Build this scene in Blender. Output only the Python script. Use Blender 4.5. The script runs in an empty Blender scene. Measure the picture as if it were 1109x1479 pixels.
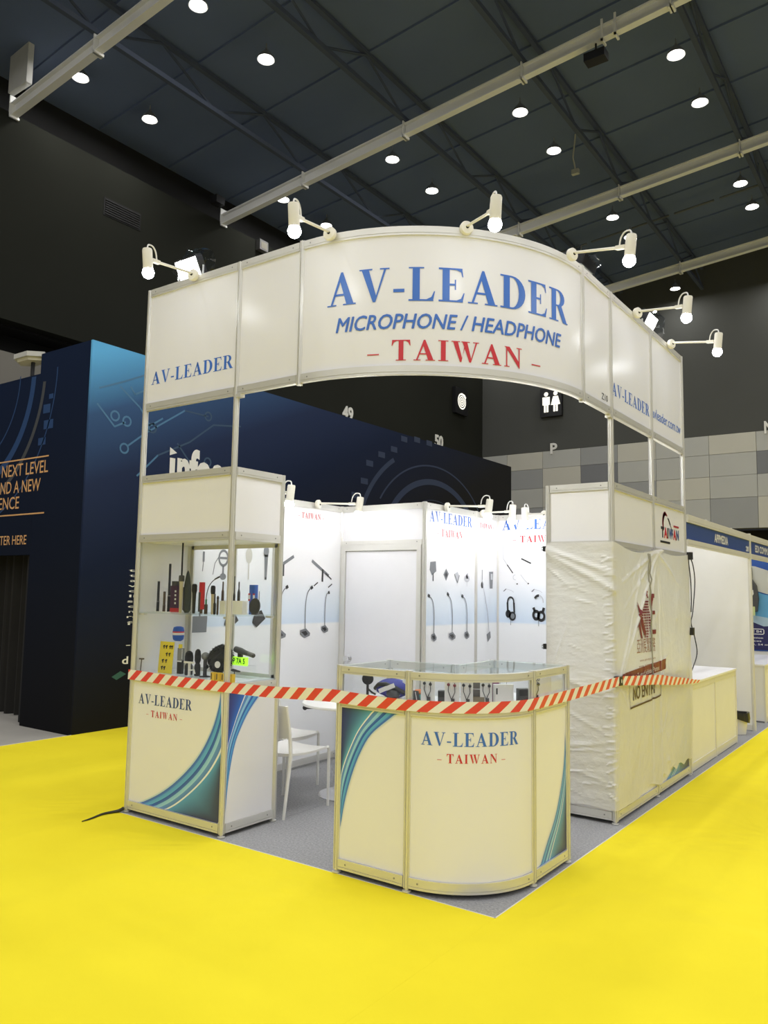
import bpy, bmesh, math, random
from mathutils import Vector, Matrix, noise

random.seed(7)
SC = bpy.context.scene
COL = SC.collection
PI = math.pi

# ------------------------------------------------------------------ camera
def camera():
    yaw, pitch, roll = math.radians(-35.51267), math.radians(5.71311), math.radians(0.93113)
    f = Vector((math.sin(yaw)*math.cos(pitch), math.cos(yaw)*math.cos(pitch), math.sin(pitch)))
    r = Vector((math.cos(yaw), -math.sin(yaw), 0)); u = r.cross(f)
    r2 = r*math.cos(roll)+u*math.sin(roll); u2 = -r*math.sin(roll)+u*math.cos(roll)
    cd = bpy.data.cameras.new('camera'); co = bpy.data.objects.new('camera', cd); COL.objects.link(co)
    m = Matrix.Identity(4)
    for i in range(3):
        m[i][0] = r2[i]; m[i][1] = u2[i]; m[i][2] = -f[i]
    m[0][3], m[1][3], m[2][3] = 4.01383, -3.82157, 1.65102
    co.matrix_world = m
    cd.sensor_fit = 'VERTICAL'; cd.sensor_height = 36.0; cd.sensor_width = 36.0*1109/1479
    cd.lens = 1140.564/1479*36.0
    cd.clip_start = 0.05; cd.clip_end = 200
    SC.camera = co
camera()

# ------------------------------------------------------------------ world, hall lights, exposure
w = bpy.data.worlds.new('world'); SC.world = w; w.use_nodes = True
w.node_tree.nodes['Background'].inputs[0].default_value = (0.9, 0.95, 1.0, 1)
w.node_tree.nodes['Background'].inputs[1].default_value = 0.02
vs = SC.view_settings
vs.view_transform = 'Standard'; vs.look = 'None'; vs.exposure = 0.0; vs.gamma = 1.0
vs.use_curve_mapping = False
if hasattr(SC, 'cycles'): SC.cycles.transparent_max_bounces = 32
HALL_W = 41.5          # power of one hall downlight
BULB = 34.5            # radiance of an arm-spot bulb
def hall_light(x, y, z, k=1.0):
    ld = bpy.data.lights.new('downlight_lamp', 'AREA'); ld.shape = 'DISK'; ld.size = 0.4
    ld.energy = HALL_W*k; ld.color = (1.0, 0.985, 0.97)
    lo = bpy.data.objects.new('downlight_lamp', ld); lo.location = (x, y, z); COL.objects.link(lo)
    return lo
LX = (-10.0, -6.45, -3.08, 0.2, 3.5, 6.8, 10.1)
LY = (-12.8, -11.1, -6.9, -5.2, -1.0, 0.7, 4.87, 6.6, 10.95, 12.75, 16.75, 18.2, 22.9)
SEEN = {(-10.0, 4.87), (-10.0, 6.6), (-6.45, 4.87), (-6.45, 6.6), (-6.45, 10.95), (-6.45, 12.75), (-3.08, 10.95), (-3.08, 12.75),
        (-3.08, 16.75), (-10.0, 10.95), (-3.08, 18.2), (-3.08, 22.9), (0.2, 10.95), (0.2, 12.75), (0.2, 16.75), (0.2, 18.2),
        (-10.0, 12.75)}
for lx in LX:
    for ly in LY:
        if (lx, ly) not in SEEN:
            hall_light(lx, ly, 12.0)
for lx in (15.0, 21.7, 27.0):            # hall going on behind and right; lamps added there for neutral light
    for ly in (-34, -28, -22, -16, -10, -4, 2, 8, 14, 20):
        hall_light(lx, ly, 12.0, 2.8)
for lx in (-8.2, -1.5, 5.1, 10.0):
    for ly in (-18, -24, -30, -36):
        hall_light(lx, ly, 12.0, 2.8)

# ------------------------------------------------------------------ materials
MATS = {}
def M(name, col=(0.8, 0.8, 0.8), rough=0.5, metal=0.0, var=0.06, scale=6.0, bump=0.0, bscale=60.0, emit=0.0, spec=0.5, coat=0.0, trans=0.0):
    if name in MATS: return MATS[name]
    m = bpy.data.materials.new(name); m.use_nodes = True; nt = m.node_tree; N = nt.nodes; L = nt.links
    b = N['Principled BSDF']
    b.inputs['Roughness'].default_value = rough; b.inputs['Metallic'].default_value = metal
    b.inputs['Specular IOR Level'].default_value = spec
    if coat: b.inputs['Coat Weight'].default_value = coat
    tc = N.new('ShaderNodeTexCoord')
    if var:
        nz = N.new('ShaderNodeTexNoise'); nz.inputs['Scale'].default_value = scale; nz.inputs['Detail'].default_value = 4
        L.new(tc.outputs['Object'], nz.inputs['Vector'])
        mx = N.new('ShaderNodeMix'); mx.data_type = 'RGBA'
        mx.inputs[6].default_value = (*[c*(1-var) for c in col], 1); mx.inputs[7].default_value = (*[min(1, c*(1+var)) for c in col], 1)
        L.new(nz.outputs['Fac'], mx.inputs[0]); L.new(mx.outputs[2], b.inputs['Base Color'])
    else:
        b.inputs['Base Color'].default_value = (*col, 1)
    if bump:
        n2 = N.new('ShaderNodeTexNoise'); n2.inputs['Scale'].default_value = bscale; n2.inputs['Detail'].default_value = 3
        L.new(tc.outputs['Object'], n2.inputs['Vector'])
        bp = N.new('ShaderNodeBump'); bp.inputs['Strength'].default_value = bump; bp.inputs['Distance'].default_value = 0.01
        L.new(n2.outputs['Fac'], bp.inputs['Height']); L.new(bp.outputs['Normal'], b.inputs['Normal'])
    if emit:
        b.inputs['Emission Color'].default_value = (*col, 1); b.inputs['Emission Strength'].default_value = emit
    MATS[name] = m
    return m

def glass(name='clear_glass', tint=(0.99, 0.997, 0.994), refl=1.0):
    if name in MATS: return MATS[name]
    m = bpy.data.materials.new(name); m.use_nodes = True; nt = m.node_tree; N = nt.nodes; L = nt.links
    for n in list(N):
        if n.type == 'BSDF_PRINCIPLED': N.remove(n)
    t = N.new('ShaderNodeBsdfTransparent'); t.inputs[0].default_value = (*tint, 1)
    g = N.new('ShaderNodeBsdfGlossy'); g.inputs['Roughness'].default_value = 0.03
    fr = N.new('ShaderNodeLayerWeight'); fr.inputs['Blend'].default_value = 0.5
    pw = N.new('ShaderNodeMath'); pw.operation = 'POWER'; pw.inputs[1].default_value = 4.5
    mu = N.new('ShaderNodeMath'); mu.operation = 'MULTIPLY_ADD'; mu.inputs[1].default_value = 0.7*refl; mu.inputs[2].default_value = 0.022*refl
    mx = N.new('ShaderNodeMixShader')
    L.new(fr.outputs['Facing'], pw.inputs[0]); L.new(pw.outputs[0], mu.inputs[0]); L.new(mu.outputs[0], mx.inputs[0]); L.new(t.outputs[0], mx.inputs[1]); L.new(g.outputs[0], mx.inputs[2])
    L.new(mx.outputs[0], N['Material Output'].inputs[0])
    MATS[name] = m
    return m

def emitter(name, col, s):
    if name in MATS: return MATS[name]
    m = bpy.data.materials.new(name); m.use_nodes = True; nt = m.node_tree; N = nt.nodes
    b = N['Principled BSDF']; b.inputs['Base Color'].default_value = (*col, 1)
    b.inputs['Emission Color'].default_value = (*col, 1); b.inputs['Emission Strength'].default_value = s
    MATS[name] = m
    return m

ALU = M('anodised_aluminium', (0.74, 0.73, 0.69), 0.36, 0.45, 0.04, 9)
ALUD = M('rail_groove', (0.30, 0.30, 0.28), 0.5, 0.3)
WHITE = M('white_laminate', (0.86, 0.855, 0.885), 0.30, 0, 0.015, 2)
POSTER = M('poster_vinyl', (0.86, 0.86, 0.87), 0.32, 0, 0.015, 2)
BLUE = M('ink_blue', (0.05, 0.17, 0.62), 0.4, 0, 0.04)
NAVYINK = M('ink_navy', (0.03, 0.07, 0.26), 0.4, 0, 0.04)
RED = M('ink_red', (0.62, 0.03, 0.045), 0.4, 0, 0.04)
BLACKINK = M('ink_black', (0.02, 0.02, 0.022), 0.4, 0, 0.1)
GREYINK = M('ink_grey', (0.20, 0.21, 0.23), 0.4, 0, 0.1)
LGREYINK = M('ink_light_grey', (0.55, 0.56, 0.60), 0.4, 0, 0.1)
BEIGEINK = M('ink_beige', (0.62, 0.60, 0.54), 0.4, 0, 0.1)
WHITEP = M('white_paint', (0.82, 0.81, 0.78), 0.4, 0, 0.03)
CREAM = M('cream_plastic', (0.83, 0.80, 0.70), 0.4, 0, 0.03)
BLACK = M('black_plastic', (0.018, 0.018, 0.019), 0.45, 0, 0.15)
BLACKM = M('black_metal', (0.03, 0.03, 0.032), 0.35, 0.6, 0.15)
DGREY = M('dark_grey_plastic', (0.07, 0.07, 0.072), 0.5, 0, 0.15)
FOAM = M('black_foam', (0.022, 0.023, 0.024), 0.9, 0, 0.25, 40, 0.6, 300)
CHROME = M('chrome', (0.8, 0.8, 0.8), 0.12, 1.0, 0.02)
GLASS = glass()
BULBM = emitter('lit_bulb', (0.90, 0.935, 1.0), BULB)
BULBI = emitter('lit_indoor_bulb', (0.98, 0.985, 1.0), BULB*1.75)
INK = {'blue': BLUE, 'navy': NAVYINK, 'red': RED, 'black': BLACKINK, 'grey': GREYINK, 'lgrey': LGREYINK, 'beige': BEIGEINK}

def attr_mat(name, rough=0.35):
    if name in MATS: return MATS[name]
    m = bpy.data.materials.new(name); m.use_nodes = True; nt = m.node_tree
    b = nt.nodes['Principled BSDF']; b.inputs['Roughness'].default_value = rough
    a = nt.nodes.new('ShaderNodeAttribute'); a.attribute_name = 'ink'
    nt.links.new(a.outputs['Color'], b.inputs['Base Color'])
    MATS[name] = m
    return m

# ------------------------------------------------------------------ mesh helpers
class MB:
    def __init__(s): s.v = []; s.f = []; s.m = []; s.uv = None; s.c = None
    def add(s, vs, fs, mi=0, mat=None):
        o = len(s.v)
        if mat is not None: vs = [mat @ Vector(p) for p in vs]
        s.v += [tuple(p) for p in vs]; s.f += [tuple(i+o for i in f) for f in fs]; s.m += [mi]*len(fs)
        return s
    def box(s, a, b, mi=0, mat=None):
        x0, y0, z0 = a; x1, y1, z1 = b
        vs = [(x0,y0,z0),(x1,y0,z0),(x1,y1,z0),(x0,y1,z0),(x0,y0,z1),(x1,y0,z1),(x1,y1,z1),(x0,y1,z1)]
        return s.add(vs, [(0,3,2,1),(4,5,6,7),(0,1,5,4),(1,2,6,5),(2,3,7,6),(3,0,4,7)], mi, mat)
    def rbox(s, a, b, r, mi=0, mat=None, n=3):
        # box with rounded vertical (z) edges
        x0, y0, z0 = a; x1, y1, z1 = b; ring = []
        for cx, cy, a0 in ((x1-r, y1-r, 0), (x0+r, y1-r, 90), (x0+r, y0+r, 180), (x1-r, y0+r, 270)):
            for k in range(n+1):
                t = math.radians(a0+90*k/n); ring.append((cx+r*math.cos(t), cy+r*math.sin(t)))
        return s.prism(ring, z0, z1, mi, mat)
    def prism(s, ring, z0, z1, mi=0, mat=None):
        n = len(ring); vs = [(x, y, z0) for x, y in ring]+[(x, y, z1) for x, y in ring]
        fs = [(i, (i+1) % n, n+(i+1) % n, n+i) for i in range(n)]+[tuple(range(n-1, -1, -1)), tuple(range(n, 2*n))]
        return s.add(vs, fs, mi, mat)
    def lathe(s, prof, n=16, mi=0, mat=None, loc=(0, 0, 0)):
        vs = []; fs = []
        for r, z in prof:
            for k in range(n):
                t = 2*PI*k/n; vs.append((loc[0]+r*math.cos(t), loc[1]+r*math.sin(t), loc[2]+z))
        for i in range(len(prof)-1):
            for k in range(n):
                fs.append((i*n+k, i*n+(k+1) % n, (i+1)*n+(k+1) % n, (i+1)*n+k))
        fs.append(tuple(range(n-1, -1, -1))); e = (len(prof)-1)*n; fs.append(tuple(range(e, e+n)))
        return s.add(vs, fs, mi, mat)
    def ball(s, c, r, n=14, mi=0, mat=None, sz=1.0):
        prof = [(max(1e-4, r*math.sin(PI*i/8)), -r*sz*math.cos(PI*i/8)) for i in range(9)]
        return s.lathe(prof, n, mi, mat, c)
    def tube(s, pts, r, n=8, mi=0, mat=None):
        pts = [Vector(p) for p in pts]; rs = r if isinstance(r, (list, tuple)) else [r]*len(pts)
        vs = []; fs = []; up = None
        for i, p in enumerate(pts):
            d = (pts[min(i+1, len(pts)-1)]-pts[max(i-1, 0)]).normalized()
            if up is None: up = Vector((0, 0, 1)) if abs(d.z) < 0.9 else Vector((1, 0, 0))
            a = d.cross(up); a = a.normalized() if a.length > 1e-6 else d.orthogonal().normalized()
            b = a.cross(d).normalized(); up = b
            for k in range(n):
                t = 2*PI*k/n; vs.append(p+(a*math.cos(t)+b*math.sin(t))*rs[i])
        for i in range(len(pts)-1):
            for k in range(n):
                fs.append((i*n+k, i*n+(k+1) % n, (i+1)*n+(k+1) % n, (i+1)*n+k))
        fs.append(tuple(range(n-1, -1, -1))); e = (len(pts)-1)*n; fs.append(tuple(range(e, e+n)))
        return s.add(vs, fs, mi, mat)
    def sweep(s, path, prof, mi=0, closed_path=False):
        # path: list of (x, y); prof: closed loop of (normal offset, z)
        n = len(path); k = len(prof); vs = []; fs = []
        for i, (x, y) in enumerate(path):
            a = path[max(i-1, 0)]; b = path[min(i+1, n-1)]
            d = Vector((b[0]-a[0], b[1]-a[1])).normalized(); nx, ny = d.y, -d.x
            for o, z in prof: vs.append((x+nx*o, y+ny*o, z))
        for i in range(n-1):
            for j in range(k):
                fs.append((i*k+j, i*k+(j+1) % k, (i+1)*k+(j+1) % k, (i+1)*k+j))
        fs.append(tuple(range(k-1, -1, -1))); fs.append(tuple(range((n-1)*k, n*k)))
        return s.add(vs, fs, mi)
    def poly(s, pts, mi=0): return s.add(pts, [tuple(range(len(pts)))], mi)

def wmat(o):
    m = Matrix.Identity(4); ch = []
    while o is not None: ch.append(o); o = o.parent
    for q in reversed(ch): m = m @ q.matrix_basis
    return m

def build(name, mb, mats, parent=None, local=False, sharp=35, recalc=True, loc=None):
    me = bpy.data.meshes.new(name)
    vs = mb.v
    if parent is not None and not local:
        inv = wmat(parent).inverted(); vs = [inv @ Vector(p) for p in vs]
    elif parent is None and loc is not None and not local:
        l = Vector(loc); vs = [Vector(p)-l for p in vs]
    me.from_pydata([tuple(p) for p in vs], [], mb.f)
    if not isinstance(mats, (list, tuple)): mats = [mats]
    for m in mats: me.materials.append(m)
    me.polygons.foreach_set('material_index', mb.m)
    if mb.uv:
        uvl = me.uv_layers.new(name='UVMap')
        for lp in me.loops: uvl.data[lp.index].uv = mb.uv[lp.vertex_index]
    if mb.c:
        ca = me.color_attributes.new('ink', 'FLOAT_COLOR', 'POINT')
        for i, c in enumerate(mb.c): ca.data[i].color = (*c, 1)
    if recalc:
        bm = bmesh.new(); bm.from_mesh(me); bmesh.ops.recalc_face_normals(bm, faces=bm.faces[:]); bm.to_mesh(me); bm.free()
    if sharp:
        me.polygons.foreach_set('use_smooth', [True]*len(me.polygons))
        me.set_sharp_from_angle(angle=math.radians(sharp))
    me.update()
    o = bpy.data.objects.new(name, me); COL.objects.link(o)
    if parent is not None: o.parent = parent
    elif loc is not None: o.location = loc
    return o

def tag(o, label=None, cat=None, group=None, kind=None):
    if label: o['label'] = label
    if cat: o['category'] = cat
    if group: o['group'] = group
    if kind: o['kind'] = kind
    return o

def thing(name, label, cat, loc=(0, 0, 0), rz=0.0, group=None):
    o = bpy.data.objects.new(name, None); COL.objects.link(o); o.empty_display_size = 0.1
    o.location = loc; o.rotation_euler = (0, 0, rz)
    return tag(o, label, cat, group)

def struct(name, mb, mats, parent=None, **k):
    o = build(name, mb, mats, parent, **k)
    if parent is None: o['kind'] = 'structure'
    return o

def aim(p, d):
    # matrix whose local z points along d, at p
    d = Vector(d).normalized()
    return Matrix.Translation(Vector(p)) @ d.to_track_quat('Z', 'Y').to_matrix().to_4x4()

# ------------------------------------------------------------------ lettering (flat print)
def rect(a, b, c, d): return [(a, b), (c, b), (c, d), (a, d)]
def bowl(cx, cy, rx, ry, ix, iy, n=10):
    o = []
    for k in range(n):
        t0 = PI/2-PI*k/n; t1 = PI/2-PI*(k+1)/n
        o.append([(cx+ix*math.cos(t0), cy+iy*math.sin(t0)), (cx+rx*math.cos(t0), cy+ry*math.sin(t0)),
                  (cx+rx*math.cos(t1), cy+ry*math.sin(t1)), (cx+ix*math.cos(t1), cy+iy*math.sin(t1))])
    return o
S = 0.04
def glyph(ch):
    if ch == 'A':
        return 0.98, [[(0.12, S), (0.19, S), (0.50, 0.86), (0.46, 1)], [(0.46, 1), (0.53, 1), (0.90, S), (0.66, S), (0.40, 0.84)],
                      rect(0.24, 0.29, 0.72, 0.35), rect(0.0, 0, 0.32, S), rect(0.55, 0, 0.98, S)]
    if ch == 'V':
        return 0.96, [[(0.08, 1-S), (0.31, 1-S), (0.56, 0.16), (0.49, 0), (0.45, 0)], [(0.49, 0), (0.79, 1-S), (0.86, 1-S), (0.53, 0)],
                      rect(0.0, 1-S, 0.42, 1), rect(0.66, 1-S, 0.96, 1)]
    if ch == '-': return 0.40, [rect(0.03, 0.26, 0.37, 0.36)]
    if ch == '_': return 0.55, [rect(0.0, 0.29, 0.55, 0.345)]
    if ch == ' ': return 0.30, []
    if ch == 'I': return 0.46, [rect(0.12, S, 0.34, 1-S), rect(0.0, 0, 0.46, S), rect(0.0, 1-S, 0.46, 1)]
    if ch == 'L':
        return 0.82, [rect(0.12, S, 0.34, 1-S), rect(0.0, 1-S, 0.47, 1), rect(0.0, 0, 0.76, 0.05), [(0.55, 0.05), (0.76, 0.05), (0.81, 0.29), (0.78, 0.29), (0.70, 0.12)]]
    if ch == 'E':
        return 0.82, [rect(0.12, S, 0.34, 1-S), rect(0.0, 0, 0.76, 0.05), rect(0.0, 0.95, 0.74, 1), rect(0.34, 0.48, 0.52, 0.54), rect(0.50, 0.36, 0.54, 0.66),
                      [(0.56, 0.05), (0.76, 0.05), (0.81, 0.28), (0.78, 0.28), (0.70, 0.11)], [(0.74, 0.95), (0.56, 0.95), (0.70, 0.89), (0.74, 0.75), (0.77, 0.75)]]
    if ch == 'D':
        return 0.95, [rect(0.12, S, 0.34, 1-S), rect(0.0, 0, 0.42, S+.01), rect(0.0, 1-S-.01, 0.42, 1)]+bowl(0.42, 0.5, 0.51, 0.5, 0.26, 0.45, 12)
    if ch == 'R':
        return 0.98, [rect(0.12, S, 0.34, 1-S), rect(0.0, 0, 0.46, S), rect(0.0, 1-S-.01, 0.44, 1), rect(0.34, 0.47, 0.46, 0.52)]+bowl(0.43, 0.735, 0.37, 0.265, 0.15, 0.215, 10) + \
            [[(0.40, 0.50), (0.62, 0.52), (0.92, 0.04), (0.98, 0.04), (0.98, 0), (0.70, 0)]]
    if ch == 'T':
        return 0.86, [rect(0.32, S, 0.54, 0.95), rect(0.20, 0, 0.66, S), rect(0.02, 0.95, 0.84, 1), [(0.02, 0.95), (0.0, 0.72), (0.03, 0.72), (0.10, 0.88), (0.22, 0.95)],
                      [(0.84, 0.95), (0.64, 0.95), (0.76, 0.88), (0.83, 0.72), (0.86, 0.72)]]
    if ch == 'W':
        a = [[(0.08, 1-S), (0.30, 1-S), (0.50, 0.18), (0.44, 0), (0.40, 0)], [(0.44, 0), (0.66, 0.80), (0.63, 0.92), (0.47, 0)],
             [(0.52, 1-S), (0.74, 1-S), (0.93, 0.18), (0.88, 0), (0.84, 0)], [(0.88, 0), (1.14, 1-S), (1.21, 1-S), (0.92, 0)],
             rect(0.0, 1-S, 0.40, 1), rect(0.46, 1-S, 0.86, 1), rect(1.02, 1-S, 1.30, 1)]
        return 1.30, a
    if ch == 'N':
        return 0.98, [rect(0.12, S, 0.18, 1-S), [(0.02, 1), (0.30, 1), (0.86, 0.24), (0.86, -0.01), (0.82, -0.01), (0.12, 0.93)], rect(0.80, 0.0, 0.86, 1-S),
                      rect(0.02, 0, 0.30, S), rect(0.68, 1-S, 0.98, 1)]
    return 0.5, []
def serif(s, x0, x1, z, cap, gap=0.10):
    x = 0; ps = []
    for i, ch in enumerate(s):
        a, g = glyph(ch)
        for p in g: ps.append([(x+q[0], q[1]) for q in p])
        x += a+(gap if i < len(s)-1 else 0)
    k = (x1-x0)/x
    return [[(x0+q[0]*k, z+q[1]*cap) for q in p] for p in ps]
_HREF = []
def font_polys(s, bold=0.0, shear=0.0, space=1.0):
    cu = bpy.data.curves.new('text', 'FONT'); cu.body = s; cu.size = 1.0; cu.offset = bold; cu.shear = shear; cu.space_character = space
    cu.resolution_u = 3
    ob = bpy.data.objects.new('text', cu); me = bpy.data.meshes.new_from_object(ob)
    ps = [[(me.vertices[i].co.x, me.vertices[i].co.y) for i in p.vertices] for p in me.polygons]
    bpy.data.objects.remove(ob); bpy.data.curves.remove(cu); bpy.data.meshes.remove(me)
    return ps
def sans(s, x0, x1, z, cap, bold=0.0, shear=0.0, space=1.0):
    if not _HREF: _HREF.append(max(y for p in font_polys('H') for x, y in p))
    ps = font_polys(s, 0.0 if 'M' in s else bold, shear, space)
    xs = [q[0] for p in ps for q in p]
    a, b = min(xs), max(xs); k = (x1-x0)/(b-a); ky = cap/_HREF[0]
    return [[(x0+(q[0]-a)*k, z+q[1]*ky) for q in p] for p in ps]
def heavy(key, ps, d):   # embolden by printing the line several times, each print its own layer
    return [(key, [[(x+a*d, y+b*d) for x, y in p] for p in ps]) for a, b in ((-1, 0), (1, 0), (0, -.7), (0, .7))]
def stroke(pts, wd, n=None):
    o = []
    for i in range(len(pts)-1):
        a = Vector(pts[i]); b = Vector(pts[i+1]); d = (b-a)
        if d.length < 1e-6: continue
        d.normalize(); nrm = Vector((-d.y, d.x))*wd/2; e = d*wd*0.12
        o.append([tuple(a-e+nrm), tuple(a-e-nrm), tuple(b+e-nrm), tuple(b+e+nrm)])
    return o
def disc2(cx, cy, rx, ry=None, n=16):
    ry = ry or rx
    return [[(cx+rx*math.cos(2*PI*k/n), cy+ry*math.sin(2*PI*k/n)) for k in range(n)]]
def ring2(cx, cy, r0, r1, a0=0, a1=360, n=24, sx=1.0):
    o = []
    for k in range(n):
        t0 = math.radians(a0+(a1-a0)*k/n); t1 = math.radians(a0+(a1-a0)*(k+1)/n)
        o.append([(cx+sx*r*math.cos(t), cy+r*math.sin(t)) for r, t in ((r0, t0), (r1, t0), (r1, t1), (r0, t1))])
    return o
def clip_x(poly, x0, x1):
    for xx, keep in ((x0, 1), (x1, -1)):
        o = []; n = len(poly)
        for i in range(n):
            a = poly[i]; b = poly[(i+1) % n]
            ia = (a[0]-xx)*keep >= 0; ib = (b[0]-xx)*keep >= 0
            if ia: o.append(a)
            if ia != ib:
                t = (xx-a[0])/(b[0]-a[0]); o.append((xx, a[1]+t*(b[1]-a[1])))
        poly = o
        if len(poly) < 3: return []
    return poly
def slab(ps, step):
    o = []
    for p in ps:
        a = min(q[0] for q in p); b = max(q[0] for q in p); k0 = math.floor(a/step); k1 = math.ceil(b/step)
        for k in range(k0, max(k1, k0+1)):
            c = clip_x(p, k*step, (k+1)*step)
            if len(c) >= 3: o.append(c)
    return o
def flat_surf(o, u, n):
    o = Vector(o); u = Vector(u); n = Vector(n)
    return lambda s, z, off: o+u*s+Vector((0, 0, 1))*z+n*off
SX = lambda x: flat_surf((x, 0, 0), (0, 1, 0), (1, 0, 0))       # plane facing +X, s = y
SY = lambda y: flat_surf((0, y, 0), (1, 0, 0), (0, -1, 0))      # plane facing -Y, s = x
def arc_surf(cx, cy, R):
    def f(s, z, off):
        t = s/R; return Vector((cx+(R+off)*math.sin(t), cy-(R+off)*math.cos(t), z))
    return f
def decal(name, layers, surf, parent, off=0.0015, step=None, mats=None, label=None):
    # layers: list of (material key or material, polygons)
    mb = MB(); ms = []
    for li, (key, ps) in enumerate(layers):
        m = INK[key] if isinstance(key, str) else key
        if m not in ms: ms.append(m)
        mi = ms.index(m)
        if step: ps = slab(ps, step)
        for p in ps: mb.poly([surf(x, z, off+li*0.0004) for x, z in p], mi)
    o = build(name, mb, ms, parent, recalc=False, sharp=0)
    if label: o['label'] = label
    return o

def catmull(pts, n=8):
    P = [Vector(p) for p in pts]; P = [2*P[0]-P[1]]+P+[2*P[-1]-P[-2]]; o = []
    for i in range(1, len(P)-2):
        for k in range(n):
            t = k/n
            o.append(0.5*((2*P[i])+(P[i+1]-P[i-1])*t+(2*P[i-1]-5*P[i]+4*P[i+1]-P[i+2])*t*t+(3*P[i]-P[i-1]-3*P[i+1]+P[i+2])*t**3))
    o.append(P[-2]); return o
def resample(pts, n):
    L = [0]
    for i in range(1, len(pts)): L.append(L[-1]+(pts[i]-pts[i-1]).length)
    o = []
    for k in range(n+1):
        t = L[-1]*k/n; i = 1
        while i < len(L)-1 and L[i] < t: i += 1
        u = (t-L[i-1])/max(1e-9, L[i]-L[i-1]); o.append(pts[i-1].lerp(pts[i], u))
    return o
BANDS = [(0.00, (0.80, 0.83, 0.86)), (0.10, (0.42, 0.62, 0.78)), (0.10, (0.05, 0.14, 0.55)), (0.22, (0.06, 0.22, 0.66)), (0.22, (0.10, 0.36, 0.74)), (0.40, (0.12, 0.46, 0.78)),
         (0.40, (0.02, 0.10, 0.48)), (0.55, (0.05, 0.16, 0.52)), (0.55, (0.24, 0.56, 0.82)), (0.72, (0.36, 0.66, 0.86)), (0.72, (0.12, 0.32, 0.68)), (0.90, (0.10, 0.24, 0.60)),
         (0.90, (0.82, 0.86, 0.90)), (0.97, (0.82, 0.86, 0.90))]
def wave(name, outer, inner, corner, surf, parent, deep=(0.035, 0.04, 0.12), glow=(0.10, 0.36, 0.66), box=None):
    n = 26
    A = resample(catmull(outer), n); B = resample(catmull(inner), n); Cn = [Vector(c) for c in corner]
    Cn = resample(Cn, n) if len(Cn) > 1 else [Cn[0]]*(n+1)
    mb = MB(); mb.c = []
    def cl(p): return (min(max(p[0], box[0]), box[2]), min(max(p[1], box[1]), box[3])) if box else p
    def strip(f0, f1, c0, c1):
        o = len(mb.v)
        for i in range(n+1):
            for f, c in ((f0, c0), (f1, c1)):
                p = cl(A[i].lerp(B[i], f)); mb.v.append(tuple(surf(p[0], p[1], 0.0016))); mb.c.append(c)
        for i in range(n): mb.f.append((o+2*i, o+2*i+1, o+2*i+3, o+2*i+2)); mb.m.append(0)
    for i in range(0, len(BANDS), 2): strip(BANDS[i][0], BANDS[i+1][0], BANDS[i][1], BANDS[i+1][1])
    o = len(mb.v)
    for i in range(n+1):
        t = i/n
        for k in range(5):
            f = k/4; p = cl(B[i].lerp(Cn[i], f) if k else A[i].lerp(B[i], 0.97)); g = (1-f)**1.6
            c = tuple(d*(1-g)+q*g for d, q in zip(deep, glow)); mb.v.append(tuple(surf(p[0], p[1], 0.0016))); mb.c.append(c)
    for i in range(n):
        for k in range(4): mb.f.append((o+5*i+k, o+5*i+k+1, o+5*i+k+6, o+5*i+k+5)); mb.m.append(0)
    return build(name, mb, attr_mat('wave_ink'), parent, recalc=False, sharp=0)

# ------------------------------------------------------------------ booth system: posts, rails, panels
def post_mb(x, y, z0, z1, foot=False):
    r = 0.021; ring = []
    for k in range(8):
        a = PI/4*k; ux, uy = math.cos(a), math.sin(a); tx, ty = -uy, ux; h = r*math.tan(PI/8)
        for (d, t) in ((r, -h), (r, -0.0035), (r-0.006, -0.0035), (r-0.006, 0.0035), (r, 0.0035)):
            ring.append((x+ux*d+tx*t, y+uy*d+ty*t))
    mb = MB().prism(ring, z0, z1)
    if foot: mb.lathe([(0.012, 0), (0.026, 0.001), (0.026, 0.008), (0.012, 0.012), (0.012, 0.03)], 12, 0, None, (x, y, z0-0.022))
    return mb
def post(parent, x, y, z0, z1, foot=False): return build('post', post_mb(x, y, z0, z1, foot), ALU, parent)
def rail_prof(z0, z1, t=0.0165, g=0.004):
    h = z1-z0; a = z0+h*0.22; b = z0+h*0.28
    return [(-t, z0), (t, z0), (t, a), (t-g, a), (t-g, b), (t, b), (t, z1), (t*0.35, z1), (t*0.35, z1-g*1.5), (-t*0.35, z1-g*1.5), (-t*0.35, z1), (-t, z1)]
def rail(parent, path, z0, z1, t=0.0165, screws=True):
    mb = MB().sweep(path, rail_prof(z0, z1, t))
    if screws:
        for a, b in ((path[0], path[1]), (path[-1], path[-2])):
            d = Vector((b[0]-a[0], b[1]-a[1])).normalized(); n = Vector((d.y, -d.x))
            for sgn in (1, -1):
                p = Vector(a)+d*0.055; c = Vector((p.x+n.x*t*sgn, p.y+n.y*t*sgn, (z0+z1)/2+0.004))
                mb.lathe([(0.0055, 0), (0.0055, 0.0012)], 8, 1, aim(c, (n.x*sgn, n.y*sgn, 0)))
    return build('rail', mb, [ALU, ALUD], parent)
def inset(a, b, d=0.02):
    v = Vector((b[0]-a[0], b[1]-a[1])).normalized()*d
    return [(a[0]+v.x, a[1]+v.y), (b[0]-v.x, b[1]-v.y)]
def panel(parent, path, z0, z1, mat=WHITE, name='panel', t=0.004):
    return build(name, MB().sweep(path, [(-t, z0), (t, z0), (t, z1), (-t, z1)]), mat, parent)
def pane(parent, path, z0, z1, name='glass_pane', t=0.002):
    return build(name, MB().sweep(path, [(-t, z0), (t, z0), (t, z1), (-t, z1)]), GLASS, parent)

ZT, ZF, ZM, ZN = 3.972, 3.004, 2.497, 2.0
XR, Y1, Y2, Y3 = 1.98, 1.966, 2.967, 3.958
W1, RC, W2 = 0.5846, 1.3956, 0.5702
YA = 2.47

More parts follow.
